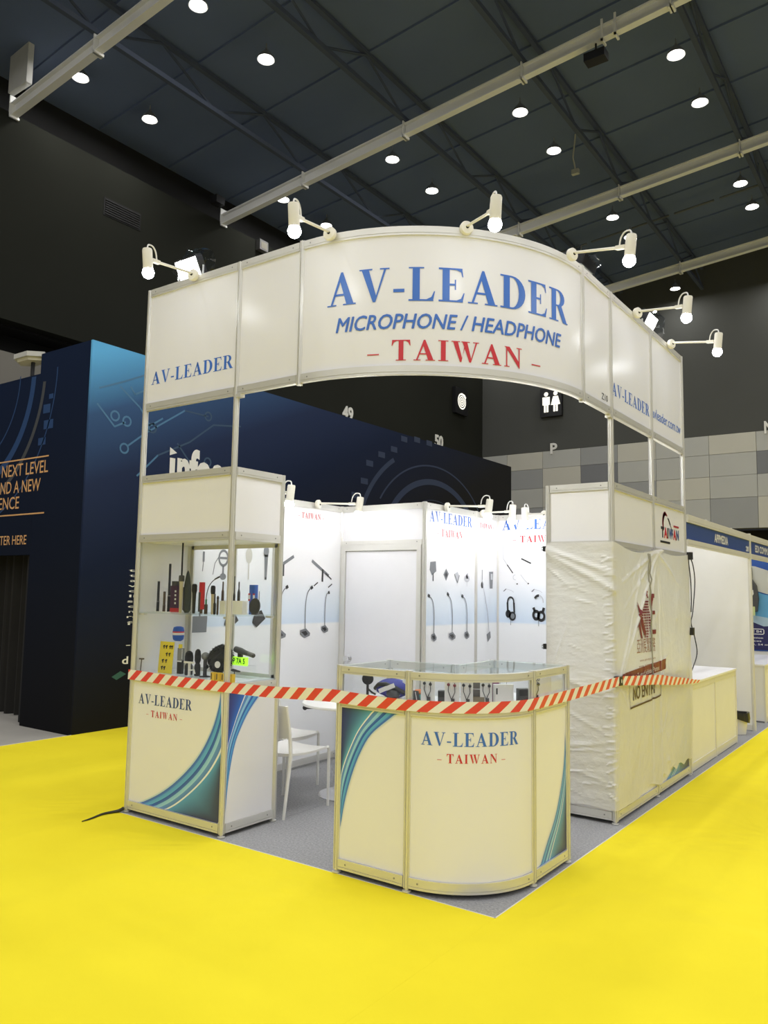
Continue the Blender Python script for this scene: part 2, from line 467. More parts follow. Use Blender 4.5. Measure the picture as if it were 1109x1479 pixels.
# ================================================================== SETTING
def setting():
    conc = M('hall_concrete', (0.42, 0.40, 0.36), 0.55, 0, 0.12, 1.5, 0.05, 30)
    struct('floor', MB().box((-30, -40, -0.2), (32, 40, -0.012)), conc)
    wl = M('dark_wall_paint', (0.019, 0.020, 0.016), 0.95, 0, 0.10, 0.6, spec=0.05)
    slotm = M('black_slot', (0.006, 0.006, 0.006), 0.9, 0, 0.1)
    wlow = M('grey_wall_paint', (0.16, 0.15, 0.125), 0.8, 0, 0.08, 0.7)
    o = struct('wall_left', MB().box((-11.3, -40, 6.9), (-11, 24.2, 11.15)), wl)
    struct('wall_section', MB().box((-12.3, -40, 6.27), (-11.9, 24.2, 6.9)), slotm, o)
    struct('wall_section', MB().box((-11.9, -40, 6.86), (-11.3, 24.2, 6.94)), slotm, o)
    struct('wall_section', MB().box((-11.4, -40, -0.012), (-11.05, 24.2, 6.27)), wlow, o)
    struct('wall_section', MB().box((-12.2, -40, 11.1), (-11.6, 24.2, 13.0)), slotm, o)
    b = MB().box((-11.06, 6.23, 9.92), (-10.99, 7.23, 10.34), 1)
    for k in range(7): b.box((-11.05, 6.27, 9.96+k*0.053), (-10.975, 7.19, 9.98+k*0.053))
    struct('vent_grille', b, [M('vent_paint', (0.016, 0.016, 0.016), 0.6), slotm], o)
    f = struct('wall_back', MB().box((-11, 23.95, 7.06), (30, 24.3, 16)), M('far_wall_paint', (0.082, 0.084, 0.078), 0.95, 0, 0.1, 0.6, spec=0.05))
    struct('wall_section', MB().box((-11, 24.05, 3.88), (30, 24.3, 7.06)), M('tile_joint', (0.09, 0.09, 0.085), 0.8), f)
    struct('wall_section', MB().box((-11, 24.9, -0.012), (30, 25.1, 3.88)), slotm, f)
    tm = [M('tile_beige', (0.48, 0.465, 0.40), 0.6, 0, 0.05, 1), M('tile_light_grey', (0.41, 0.41, 0.38), 0.6, 0, 0.05, 1),
          M('tile_mid_grey', (0.285, 0.29, 0.285), 0.6, 0, 0.05, 1), M('tile_dark_grey', (0.165, 0.17, 0.178), 0.6, 0, 0.05, 1)]
    rows = [(6.40, 7.05), (5.65, 6.39), (4.91, 5.64), (3.89, 4.90)]
    plan = ['1012010112110102', '0203111310212310', '3100201120301121', '2213012002131201']
    x0 = -10.97; rr = random.Random(3)
    xs = [-10.97, -9.9, -8.4, -6.89, -5.5, -4.14, -2.37, -0.9, 0.6, 2.1, 3.6, 5.1, 6.6, 8.1]
    for r, (a, b2) in enumerate(rows):
        for c in range(len(xs)-1):
            t = MB().box((xs[c]+0.006, 23.95+rr.uniform(-.004, .004), a), (xs[c+1]-0.006, 24.06, b2))
            struct('tile', t, tm[int(plan[r][c % 16])], f)
    wpale = M('pale_wall_paint', (0.42, 0.42, 0.40), 0.7, 0, 0.06, 0.5)
    struct('wall_right', MB().box((31, -40, -0.012), (31.3, 24, 16)), wpale)
    struct('wall_front', MB().box((-11.3, -40.3, -0.012), (31, -40, 16)), wpale)
    # roof plane, beams, trusses
    zr = lambda x: 12.25+0.09*(x+11)
    roof = M('black_roof', (0.115, 0.150, 0.235), 0.97, 0, 0.12, 0.5, spec=0.1)
    vs = []
    mb = MB()
    mb.add([(-13, -40.3, zr(-13)), (31.3, -40.3, zr(31.3)), (31.3, 25, zr(31.3)), (-13, 25, zr(-13)),
            (-13, -40.3, zr(-13)+.2), (31.3, -40.3, zr(31.3)+.2), (31.3, 25, zr(31.3)+.2), (-13, 25, zr(-13)+.2)],
           [(0,3,2,1),(4,5,6,7),(0,1,5,4),(1,2,6,5),(2,3,7,6),(3,0,4,7)])
    ce = struct('ceiling', mb, roof)
    for k in range(16):
        y = -4.5+2.0*k+0.9
        q = MB()
        for sx in (0,):
            pts = [(-11.5, y), (14, y)]
            q.add([(-11.5, y-.04, zr(-11.5)-.05), (14, y-.04, zr(14)-.05), (14, y+.04, zr(14)-.05), (-11.5, y+.04, zr(-11.5)-.05),
                   (-11.5, y-.04, zr(-11.5)), (14, y-.04, zr(14)), (14, y+.04, zr(14)), (-11.5, y+.04, zr(-11.5))],
                  [(0,3,2,1),(4,5,6,7),(0,1,5,4),(1,2,6,5),(2,3,7,6),(3,0,4,7)])
        struct('purlin', q, roof, ce)
    zb = lambda x: 11.09+0.09*(x+11)
    beamm = M('beam_cream_paint', (0.78, 0.78, 0.76), 0.6, 0, 0.05, 1)
    dark = M('truss_black_paint', (0.060, 0.076, 0.115), 0.97, 0, 0.1, 1)
    XH = (-11.0, -8.2, -5.28, -2.45, 0.45, 3.35, 6.25)
    def skew(mb, x0, x1, ya, yb, za, zb2, mi=0):
        mb.add([(x0, ya, zb(x0)+za), (x1, ya, zb(x1)+za), (x1, yb, zb(x1)+za), (x0, yb, zb(x0)+za),
                (x0, ya, zb(x0)+zb2), (x1, ya, zb(x1)+zb2), (x1, yb, zb(x1)+zb2), (x0, yb, zb(x0)+zb2)],
               [(0,3,2,1),(4,5,6,7),(0,1,5,4),(1,2,6,5),(2,3,7,6),(3,0,4,7)], mi)
    for by in (4.07, 9.77, 15.5, 21.2):
        root = bpy.data.objects.new('ceiling_beam', None); COL.objects.link(root); root.location = (-11, by, zb(-11)); root['kind'] = 'structure'
        for i in range(len(XH)-1):
            mb = MB(); a, b2 = XH[i]+0.02, XH[i+1]-0.02
            skew(mb, a, b2, by-0.075, by+0.075, 0, 0.03); skew(mb, a, b2, by-0.008, by+0.008, 0.03, 0.24); skew(mb, a, b2, by-0.075, by+0.075, 0.24, 0.27)
            build('beam_segment', mb, beamm, root)
        for x in XH[:6]:
            mb = MB().box((x-.05, by-.10, zb(x)-.05), (x+.05, by+.10, zb(x)+.0)).box((x-.012, by-.10, zb(x)-.05), (x+.012, by+.10, zb(x)+.42))
            build('bracket', mb, beamm, root)
        for x in (-0.8, -0.55) if by == 9.77 else ():
            mb = MB().box((x-.02, by-.11, zb(x)-.07), (x+.02, by-.08, zb(x)+.36)).box((x-.02, by-.11, zb(x)-.07), (x+.02, by+.10, zb(x)-.03))
            build('cable_clamp', mb, beamm, root)
    for x in XH[1:6]:
        root = bpy.data.objects.new('roof_truss', None); COL.objects.link(root); root.location = (x, 10, zb(x)+.4); root['kind'] = 'structure'
        z0, z1 = zb(x)+0.32, zr(x)-0.12
        build('truss_chord', MB().box((x-.05, 0, z0), (x+.05, 24, z0+.10)), dark, root)
        build('truss_chord', MB().box((x-.05, 0, z1), (x+.05, 24, z1+.08)), dark, root)
        y = 1.2; up = True
        while y < 23:
            build('truss_web', MB().tube([(x, y, z0+.05 if up else z1), (x, y+1.42, z1 if up else z0+.05)], 0.028, 6), dark, root)
            y += 1.425; up = not up
    # thin cable tray along the roof
    q = MB()
    for k in range(11): q.add([], [])
    tr = bpy.data.objects.new('cable_tray', None); COL.objects.link(tr); tr.location = (-4, 20, 12.3); tr['kind'] = 'structure'
    for k in range(9):
        a = -9.5+k*1.25; build('tray_section', MB().tube([(a, 18.9, zr(a)-.35), (a+1.1, 18.9, zr(a+1.1)-.35)], 0.03, 6), M('tray_zinc', (0.10, 0.11, 0.115), 0.5, 0.3), tr)
setting()

# ------------------------------------------------------------------ carpets
def carpets():
    m = bpy.data.materials.new('yellow_carpet_pile'); m.use_nodes = True; nt = m.node_tree; N = nt.nodes; L = nt.links; b = N['Principled BSDF']
    b.inputs['Roughness'].default_value = 0.9; b.inputs['Specular IOR Level'].default_value = 0.15
    tc = N.new('ShaderNodeTexCoord')
    n1 = N.new('ShaderNodeTexNoise'); n1.inputs['Scale'].default_value = 0.55; n1.inputs['Detail'].default_value = 5; n1.inputs['Roughness'].default_value = 0.55
    n2 = N.new('ShaderNodeTexNoise'); n2.inputs['Scale'].default_value = 220; n2.inputs['Detail'].default_value = 2
    L.new(tc.outputs['Object'], n1.inputs['Vector']); L.new(tc.outputs['Object'], n2.inputs['Vector'])
    cr = N.new('ShaderNodeValToRGB'); cr.color_ramp.elements[0].position = 0.3; cr.color_ramp.elements[1].position = 0.7
    cr.color_ramp.elements[0].color = (0.85, 0.70, 0.022, 1); cr.color_ramp.elements[1].color = (0.93, 0.785, 0.028, 1)
    L.new(n1.outputs['Fac'], cr.inputs[0]); L.new(cr.outputs[0], b.inputs['Base Color'])
    bp = N.new('ShaderNodeBump'); bp.inputs['Strength'].default_value = 0.25; bp.inputs['Distance'].default_value = 0.004
    n3 = N.new('ShaderNodeTexNoise'); n3.inputs['Scale'].default_value = 0.9; n3.inputs['Detail'].default_value = 3; n3.inputs['Distortion'].default_value = 0.8; L.new(tc.outputs['Object'], n3.inputs['Vector'])
    bp2 = N.new('ShaderNodeBump'); bp2.inputs['Strength'].default_value = 0.5; bp2.inputs['Distance'].default_value = 0.12; L.new(n3.outputs['Fac'], bp2.inputs['Height']); L.new(bp2.outputs['Normal'], bp.inputs['Normal'])
    L.new(n2.outputs['Fac'], bp.inputs['Height']); L.new(bp.outputs['Normal'], b.inputs['Normal'])
    root = thing('aisle_carpet', 'bright yellow aisle carpet laid over the hall floor around the grey booth carpet', 'carpet', (3, -2, 0))
    rr = random.Random(5)
    # strips of carpet laid edge to edge: thin seams between them
    def strip(x0, y0, x1, y1): build('carpet_strip', MB().box((x0, y0, -0.011), (x1, y1, 0.0)), m, root)
    strip(-4.0, -6.5, -1.065, -3.0); strip(-4.0, -2.9995, -1.065, 23.8)
    strip(-1.0645, -6.5, 2.055, -2.2); strip(-1.0645, -2.1995, 2.055, -0.045)
    strip(2.0555, -6.5, 4.1, 23.8); strip(4.1005, -6.5, 6.2, 23.8)
    edge = M('carpet_edge_tape', (0.75, 0.73, 0.66), 0.7, 0, 0.1)
    mb = MB().box((-1.063, -0.046, -0.010), (2.0575, -0.040, 0.0012)).box((2.052, -0.046, -0.010), (2.058, 23.8, 0.0012)).box((-4.012, -6.5, -0.010), (-4.0, 1.5, 0.0012))
    e = build('edge_strip', mb, edge, root); e['label'] = 'pale cut edge of the yellow carpet'
    # flaw marks: a pale scuff
    g = bpy.data.materials.new('grey_needle_felt'); g.use_nodes = True; nt = g.node_tree; N = nt.nodes; L = nt.links; b = N['Principled BSDF']
    b.inputs['Roughness'].default_value = 0.95; b.inputs['Specular IOR Level'].default_value = 0.1
    tc = N.new('ShaderNodeTexCoord'); n1 = N.new('ShaderNodeTexNoise'); n1.inputs['Scale'].default_value = 70; n1.inputs['Detail'].default_value = 6; n1.inputs['Roughness'].default_value = 0.8
    L.new(tc.outputs['Object'], n1.inputs['Vector'])
    cr = N.new('ShaderNodeValToRGB'); cr.color_ramp.elements[0].position = 0.3; cr.color_ramp.elements[1].position = 0.7
    cr.color_ramp.elements[0].color = (0.20, 0.20, 0.205, 1); cr.color_ramp.elements[1].color = (0.46, 0.46, 0.465, 1)
    L.new(n1.outputs['Fac'], cr.inputs[0]); L.new(cr.outputs[0], b.inputs['Base Color'])
    root = thing('booth_carpet', 'grey needle felt carpet under the booths, edged by the yellow carpet', 'carpet', (0.5, 2, 0))
    for (x0, y0, x1, y1) in ((-1.06, -0.039, 0.0, 2.0), (0.002, -0.039, 2.051, 2.0), (-1.06, 2.002, 0.0, 4.0), (0.002, 2.002, 2.051, 4.0), (-1.06, 4.002, 2.051, 7.0), (-1.06, 7.002, 2.051, 12)):
        build('carpet_tile', MB().box((x0, y0, -0.010), (x1, y1, 0.0)), g, root)
carpets()

# ================================================================== DARK PAVILION AT LEFT
def pavilion():
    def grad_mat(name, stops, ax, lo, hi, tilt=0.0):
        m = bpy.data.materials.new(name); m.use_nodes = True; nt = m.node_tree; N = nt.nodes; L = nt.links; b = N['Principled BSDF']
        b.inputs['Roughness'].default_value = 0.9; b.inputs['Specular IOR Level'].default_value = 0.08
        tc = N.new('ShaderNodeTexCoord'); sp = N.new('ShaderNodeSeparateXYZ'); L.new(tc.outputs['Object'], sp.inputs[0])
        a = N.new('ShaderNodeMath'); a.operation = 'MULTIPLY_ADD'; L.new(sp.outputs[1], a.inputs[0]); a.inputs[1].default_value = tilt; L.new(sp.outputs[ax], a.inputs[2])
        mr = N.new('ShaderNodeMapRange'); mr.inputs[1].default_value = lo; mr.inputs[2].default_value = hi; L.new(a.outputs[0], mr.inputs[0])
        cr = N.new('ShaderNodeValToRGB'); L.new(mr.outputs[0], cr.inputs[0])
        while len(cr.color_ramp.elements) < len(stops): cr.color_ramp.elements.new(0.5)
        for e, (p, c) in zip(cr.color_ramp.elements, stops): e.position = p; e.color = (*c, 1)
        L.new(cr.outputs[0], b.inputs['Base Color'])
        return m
    root = thing('demonstration_pavilion', 'tall dark blue printed pavilion wall with orange lettering and a curtained entrance', 'pavilion', (-4, 1.5, 0))
    H = 4.52
    navy = grad_mat('pavilion_front_print', [(0, (0.010, 0.010, 0.011)), (0.5, (0.008, 0.012, 0.026)), (1, (0.008, 0.016, 0.045))], 2, 0, H)
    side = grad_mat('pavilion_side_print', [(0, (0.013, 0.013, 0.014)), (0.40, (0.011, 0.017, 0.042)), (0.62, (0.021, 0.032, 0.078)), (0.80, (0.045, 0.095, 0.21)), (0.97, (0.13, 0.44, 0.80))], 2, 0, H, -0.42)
    # front face: right pier, header over the curtain opening
    build('front_panel', MB().box((-5.06, 1.5, -0.01), (-4.032, 1.62, H)), navy, root)
    hd = build('header_panel', MB().box((-9.0, 1.5, 2.02), (-5.062, 1.62, H-0.25)), navy, root)
    build('side_panel', MB().box((-4.03, 1.5, -0.01), (-4.0, 12.38, H)), side, root)
    build('back_panel', MB().box((-9.0, 12.26, -0.01), (-4.122, 12.38, H)), navy, root)
    # curtain in folds
    mb = MB(); n = 120; vs = []
    for j, z in enumerate((0.03, 1.0, 2.15)):
        for i in range(n+1):
            x = -8.6+3.5*i/n; y = 1.78+0.05*math.sin(i*0.9+0.25*math.sin(i*0.31))+(0.02*math.sin(i*0.37))
            vs.append((x, y, z))
    fs = [(j*(n+1)+i, j*(n+1)+i+1, (j+1)*(n+1)+i+1, (j+1)*(n+1)+i) for j in range(2) for i in range(n)]
    cu = build('curtain', mb.add(vs, fs), M('black_curtain_cloth', (0.012, 0.011, 0.009), 0.95, 0, 0.2), root, recalc=False, sharp=0)
    cu['label'] = 'black pleated curtain in the entrance'
    build('jamb', MB().box((-5.30, 1.62, -0.01), (-5.062, 1.70, 2.1)), M('black_jamb', (0.010, 0.010, 0.010), 0.8), root)
    OR = M('orange_lettering', (0.72, 0.40, 0.17), 0.5); GRY = M('ring_grey', (0.055, 0.06, 0.07), 0.6); RB = M('ring_blue', (0.012, 0.05, 0.16), 0.6); WL = M('white_lettering', (0.78, 0.77, 0.73), 0.5)
    s = SY(1.5)
    for ln in (sans('TO THE NEXT LEVEL', -6.56, -4.77, 3.015, 0.150, 0.004), sans('AND A NEW', -5.955, -4.915, 2.80, 0.150, 0.004),
               sans('EXPERIENCE', -6.45, -5.365, 2.60, 0.150, 0.004), sans('ENTER HERE', -5.93, -5.15, 2.15, 0.112, 0.004)):
        decal('lettering', [(OR, ln)], s, root, 0.002)
    for ln in (rect(-7.2, 3.205, -4.77, 3.222), rect(-7.2, 2.513, -4.80, 2.53)): decal('rule_line', [(OR, [ln])], s, root, 0.002)
    R = ring2(-6.6, 4.3, 1.62, 1.68, -95, -5, 40)
    R2 = ring2(-6.6, 4.3, 1.35, 1.45, -80, -2, 40)
    sq = [rect(-4.95+0.0, 3.75, -4.80, 3.86), rect(-4.92, 3.55, -4.72, 3.66), rect(-5.02, 3.36, -4.86, 3.45), rect(-4.84, 3.92, -4.75, 3.98)]
    for m_, q_ in ((GRY, R), (RB, R2), (RB, ring2(-6.6, 4.3, 1.9, 1.92, -90, 0, 40)), (RB, ring2(-6.6, 4.3, 1.08, 1.10, -90, 0, 30))): decal('ring_print', [(m_, q_)], s, root, 0.0012)
    for q_ in sq: decal('square_print', [(RB, [q_])], s, root, 0.0012)
    for ch in root.children:
        pass
    s = SX(-4.0)
    # company word, its top showing above the booth
    sc_ = 0.30
    I = [[(2.685, 3.330), (2.800, 3.375), (2.685, 3.435)], [(2.69, 3.30), (2.775, 3.30), (2.775, 2.98), (2.72, 2.98), (2.69, 3.02)]]
    I += sans('nfocomm', 2.81, 4.50, 2.995, 0.44, 0.045)
    decal('lettering', [(WL, I)], s, root, 0.003, label='white lower case lettering')
    rows = ['TRAINING', 'THEATRE', 'AUDIO', 'VISUAL', 'DISPLAY', 'LIGHTING', 'STAGE', 'CONTROL', 'NETWORK', 'RECORD', 'CAMERA']
    T = []
    for k, t in enumerate(rows):
        z = 1.835-k*0.0615
        T += sans(t.lower(), 2.15+0.012*(k % 3), 2.15+0.095*len(t), z, 0.030, 0.01)
    T += sans('1200', 2.17, 2.6, 1.20, 0.035, 0.02)
    T += sans('-', 2.16, 2.22, 0.94, 0.05, 0.01)
    T += sans('d', 2.115, 2.20, 0.74, 0.085, 0.02)
    decal('small_lettering', [(WL, T)], s, root, 0.003, label='column of small white lettering')
    # circuit lines in the bright blue top corner
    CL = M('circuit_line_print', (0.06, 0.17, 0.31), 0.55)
    P = []
    for pl in ([(1.62, 3.97), (1.95, 4.12), (2.35, 4.32), (2.42, 4.36)], [(1.6, 3.78), (1.85, 3.55), (2.0, 3.63)], [(1.9, 4.05), (2.2, 3.85), (2.36, 3.65), (2.55, 3.78)], [(2.05, 3.35), (2.3, 3.55), (2.9, 3.95), (3.3, 3.95)],
               [(2.05, 4.08), (2.12, 4.00), (2.3, 4.10)], [(2.2, 3.0), (2.5, 3.3), (3.0, 3.55), (3.4, 3.85), (3.9, 3.92)], [(2.8, 3.5), (3.1, 3.2), (3.3, 3.32)]):
        P += stroke(pl, 0.022)
    for (a, b) in ((2.45, 4.33), (2.40, 3.63), (2.02, 3.645), (1.85, 3.68), (3.3, 3.95), (3.32, 3.33), (2.0, 3.31)):
        P += ring2(a, b, 0.045, 0.068, 0, 360, 14)
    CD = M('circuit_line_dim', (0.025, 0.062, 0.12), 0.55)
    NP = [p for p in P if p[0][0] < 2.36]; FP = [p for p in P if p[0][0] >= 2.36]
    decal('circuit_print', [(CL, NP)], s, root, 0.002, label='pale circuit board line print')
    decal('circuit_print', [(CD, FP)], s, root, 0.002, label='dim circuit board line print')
    RB2 = M('ring_navy', (0.013, 0.026, 0.068), 0.55); RB3 = M('ring_steel', (0.020, 0.036, 0.085), 0.55)
    Q = []
    cy, cz = 9.1, 2.45
    for m_, r0, r1, a0, a1 in ((RB3, .75, .77, 10, 170), (RB3, .95, .96, 10, 170), (RB2, 1.25, 1.36, 30, 165), (RB2, 1.60, 1.63, 20, 150), (RB2, 1.85, 1.93, 125, 178)):
        decal('ring_print', [(m_, ring2(cy, cz, r0, r1, a0, a1, 36, 1.3))], s, root, 0.002)
    sqs = []
    for k in range(9):
        a = math.radians(95+k*9); rr2 = 2.05+0.05*(k % 3); sqs.append(rect(cy+1.3*rr2*math.cos(a)-.1, cz+rr2*math.sin(a)-.05, cy+1.3*rr2*math.cos(a)+.1, cz+rr2*math.sin(a)+.05))
    for q_ in sqs: decal('square_print', [(RB2, [q_])], s, root, 0.002)
    t = MB().add([(-4+.003, 1.98, 0.60), (-4+.003, 2.10, 0.66), (-4+.003, 2.18, 0.62), (-4+.003, 2.05, 0.56)], [(0, 1, 2, 3)])
    build('sticker', t, M('teal_sticker', (0.03, 0.12, 0.11), 0.4), root, recalc=False, sharp=0)
    # flood lamp on the pavilion's front edge
    fl = thing('floodlight', 'unlit hexagonal floodlight standing on the top edge of the dark pavilion', 'lamp', (-5.4, 1.56, H-0.248))
    mm = M('flood_housing', (0.50, 0.50, 0.48), 0.5)
    ring = [(0.30*math.cos(PI/3*k), 0.17*math.sin(PI/3*k)) for k in range(6)]
    mb = MB().prism(ring, 0.24, 0.30); build('housing', mb, mm, fl, local=True)
    build('lens', MB().prism([(x*.78, y*.78) for x, y in ring], 0.20, 0.24), M('flood_lens', (0.62, 0.58, 0.42), 0.2), fl, local=True)
    build('stem', MB().tube([(0.05, 0, 0), (0.05, 0, 0.20)], 0.025, 8), BLACKM, fl, local=True)
pavilion()

# ================================================================== BOOTH: showcase towers
def tower(root, x0, x1, y0, y1, tall, bays, glass_faces=True):
    pass
def left_tower():
    t = thing('showcase_tower', 'left glass showcase tower with a lettered base panel, holding microphones', 'showcase', (-0.5, 0.25, 0))
    D = 0.494
    for x, y, z in ((-1, 0, ZT), (0, 0, ZT), (0, D, ZM), (-1, D, ZM)): post(t, x, y, 0.024, z, True)
    F = inset((-1, 0), (0, 0)); Rt = inset((0, 0), (0, D)); Bk = inset((0, D), (-1, D)); Lf = inset((-1, D), (-1, 0))
    for pth in (F, Rt, Bk, Lf):
        rail(t, pth, 0.028, 0.088); rail(t, pth, 0.955, 1.0); rail(t, pth, ZN-0.012, ZN+0.045); rail(t, pth, ZM-0.057, ZM)
    ps = {}
    for k, pth in (('F', F), ('R', Rt), ('B', Bk), ('L', Lf)):
        ps[k] = panel(t, pth, 0.088, 0.955)
        panel(t, pth, ZN+0.045, ZM-0.057, name='upper_panel')
    panel(t, Lf, 1.0, ZN-0.012, name='side_panel')
    pane(t, F, 1.0, ZN-0.012); pane(t, Rt, 1.0, ZN-0.012)
    # sliding glass doors at the back with light frames
    for (a, b, yy) in ((-0.98, -0.47, D+.012), (-0.53, -0.02, D-.008)):
        f = build('sliding_door', MB().box((a, yy-.006, 1.0), (a+.025, yy+.006, ZN-.012)).box((b-.025, yy-.006, 1.0), (b, yy+.006, ZN-.012)).box((a, yy-.006, 1.0), (b, yy+.006, 1.03)).box((a, yy-.006, ZN-.042), (b, yy+.006, ZN-.012)), ALU, t)
        build('glass_pane', MB().box((a+.02, yy-.0015, 1.03), (b-.02, yy+.0015, ZN-.042)), GLASS, f)
    build('deck', MB().box((-0.985, 0.012, 0.992), (-0.012, D-.014, 1.006)), M('deck_laminate', (0.74, 0.80, 0.84), 0.25, 0, 0.02), t)
    build('top_board', MB().box((-0.985, 0.012, ZN-.014), (-0.012, D-.014, ZN)), WHITE, t)
    build('glass_shelf', MB().box((-0.985, 0.012, 1.457), (-0.012, D-.02, 1.465)), glass('shelf_glass', (0.95, 0.98, 0.97), 0.6), t)
    for x, y in ((-0.985, 0.03), (-0.012, 0.03), (-0.985, D-.05), (-0.012, D-.05)):
        sx = 1 if x < -.5 else -1
        build('shelf_bracket', MB().box((min(x, x+.06*sx), y-.014, 1.442), (max(x, x+.06*sx), y+.014, 1.456)), ALU, t)
    s = SY(-0.004)
    decal('lettering', [('navy', serif('AV-LEADER', -0.918, -0.333, 0.796, 0.073))], s, ps['F'])
    decal('lettering', [('red', serif('_ TAIWAN _', -0.822, -0.428, 0.710, 0.046, 0.16))], s, ps['F'])
    bx = (-0.978, 0.09, -0.021, 0.954)
    wave('wave_print', [(-0.050, 1.00), (-0.060, 0.90), (-0.12, 0.72), (-0.25, 0.515), (-0.432, 0.342), (-0.64, 0.20), (-0.88, 0.085)],
         [(-0.02, 0.55), (-0.048, 0.500), (-0.13, 0.395), (-0.23, 0.300), (-0.34, 0.213), (-0.45, 0.138), (-0.55, 0.085)],
         [(-0.021, 0.50), (-0.021, 0.09), (-0.3, 0.09)], s, ps['F'], box=bx)
    s = SX(0.004)
    wave('wave_print', [(0.40, 1.0), (0.357, 0.93), (0.223, 0.80), (0.14, 0.68), (0.09, 0.572), (0.045, 0.36), (0.022, 0.12)],
         [(0.20, 1.0), (0.165, 0.922), (0.10, 0.79), (0.055, 0.68), (0.022, 0.58), (0.021, 0.45), (0.021, 0.3)],
         [(0.021, 0.954), (0.021, 0.7), (0.021, 0.5)], s, ps['R'], deep=(0.04, 0.05, 0.22), glow=(0.03, 0.16, 0.62), box=(0.021, 0.09, 0.474, 0.954))
    return t
LEFT_TOWER = left_tower()

def right_tower():
    t = thing('showcase_tower', 'right showcase tower wrapped in plastic sheet, its upper panel bearing a red arc emblem', 'showcase', (1.72, 2.96, 0))
    xi = 1.475
    for x, y, z in ((xi, Y1, ZM), (XR, Y1, ZT), (XR, Y2, ZT), (XR, Y3, ZT), (xi, Y3, ZM), (xi, Y2, ZM)): post(t, x, y, 0.024, z, True)
    paths = {'A': inset((xi, Y1), (XR, Y1)), 'B1': inset((XR, Y1), (XR, Y2)), 'B2': inset((XR, Y2), (XR, Y3)), 'C': inset((XR, Y3), (xi, Y3)), 'I1': inset((xi, Y2), (xi, Y1)), 'I2': inset((xi, Y3), (xi, Y2))}
    ps = {}
    for k, pth in paths.items():
        rail(t, pth, 0.028, 0.088); rail(t, pth, 0.955, 1.0); rail(t, pth, ZN, ZN+0.055); rail(t, pth, ZM-0.057, ZM)
        ps[k] = panel(t, pth, 0.088, 0.955); ps[k+'u'] = panel(t, pth, ZN+0.055, ZM-0.057, name='upper_panel')
        pane(t, pth, 1.0, ZN)
    build('deck', MB().box((xi+.012, Y1+.012, 0.992), (XR-.012, Y3-.012, 1.006)), WHITE, t)
    build('top_board', MB().box((xi+.012, Y1+.012, ZN), (XR-.012, Y3-.012, ZN+.012)), WHITE, t)
    build('glass_shelf', MB().box((xi+.012, Y1+.012, 1.457), (XR-.012, Y3-.02, 1.465)), GLASS, t)
    s = SX(XR+.004)
    wave('wave_print', [(3.20, 0.09), (3.45, 0.18), (3.65, 0.38), (3.80, 0.62), (3.90, 0.9)], [(3.45, 0.09), (3.62, 0.16), (3.78, 0.30), (3.88, 0.45), (3.935, 0.6)],
         [(3.935, 0.09), (3.935, 0.3)], s, ps['B2'], box=(2.99, 0.09, 3.937, 0.95))
    # the island emblem
    RDK = M('ink_dark_red', (0.42, 0.02, 0.04), 0.4)
    arc = []
    pts = catmull([(3.275, 2.225), (3.265, 2.30), (3.29, 2.355), (3.335, 2.378), (3.395, 2.362)], 6)
    wd = [0.012+0.034*math.sin(PI*min(1, i/(len(pts)-1)*0.9+.12)) for i in range(len(pts))]
    for i in range(len(pts)-1): arc += stroke([tuple(pts[i]), tuple(pts[i+1])], wd[i])
    tail = stroke([(3.41, 2.345), (3.44, 2.325)], 0.012)+stroke([(3.435, 2.335), (3.49, 2.288)], 0.024)+stroke([(3.50, 2.28), (3.545, 2.235), (3.575, 2.20)], 0.012)
    tx = sans('T', 3.20, 3.30, 2.165, 0.085, 0.05)+sans('I', 3.395, 3.425, 2.165, 0.085, 0.04)
    tx2 = sans('W', 3.435, 3.575, 2.165, 0.085, 0.04)+sans('N', 3.675, 3.76, 2.165, 0.085, 0.04)
    ta = sans('A', 3.29, 3.39, 2.165, 0.085, 0.05)+sans('A', 3.575, 3.67, 2.165, 0.085, 0.05)
    decal('emblem', [(RDK, arc), ('black', tail+tx+[rect(3.175, 2.112, 3.47, 2.132)]), ('navy', tx2), ('red', ta), (RDK, [rect(3.59, 2.275, 3.76, 2.292)])], s, ps['B2u'], label='red arc emblem over the word TAIWAN')
    return t
right_tower()

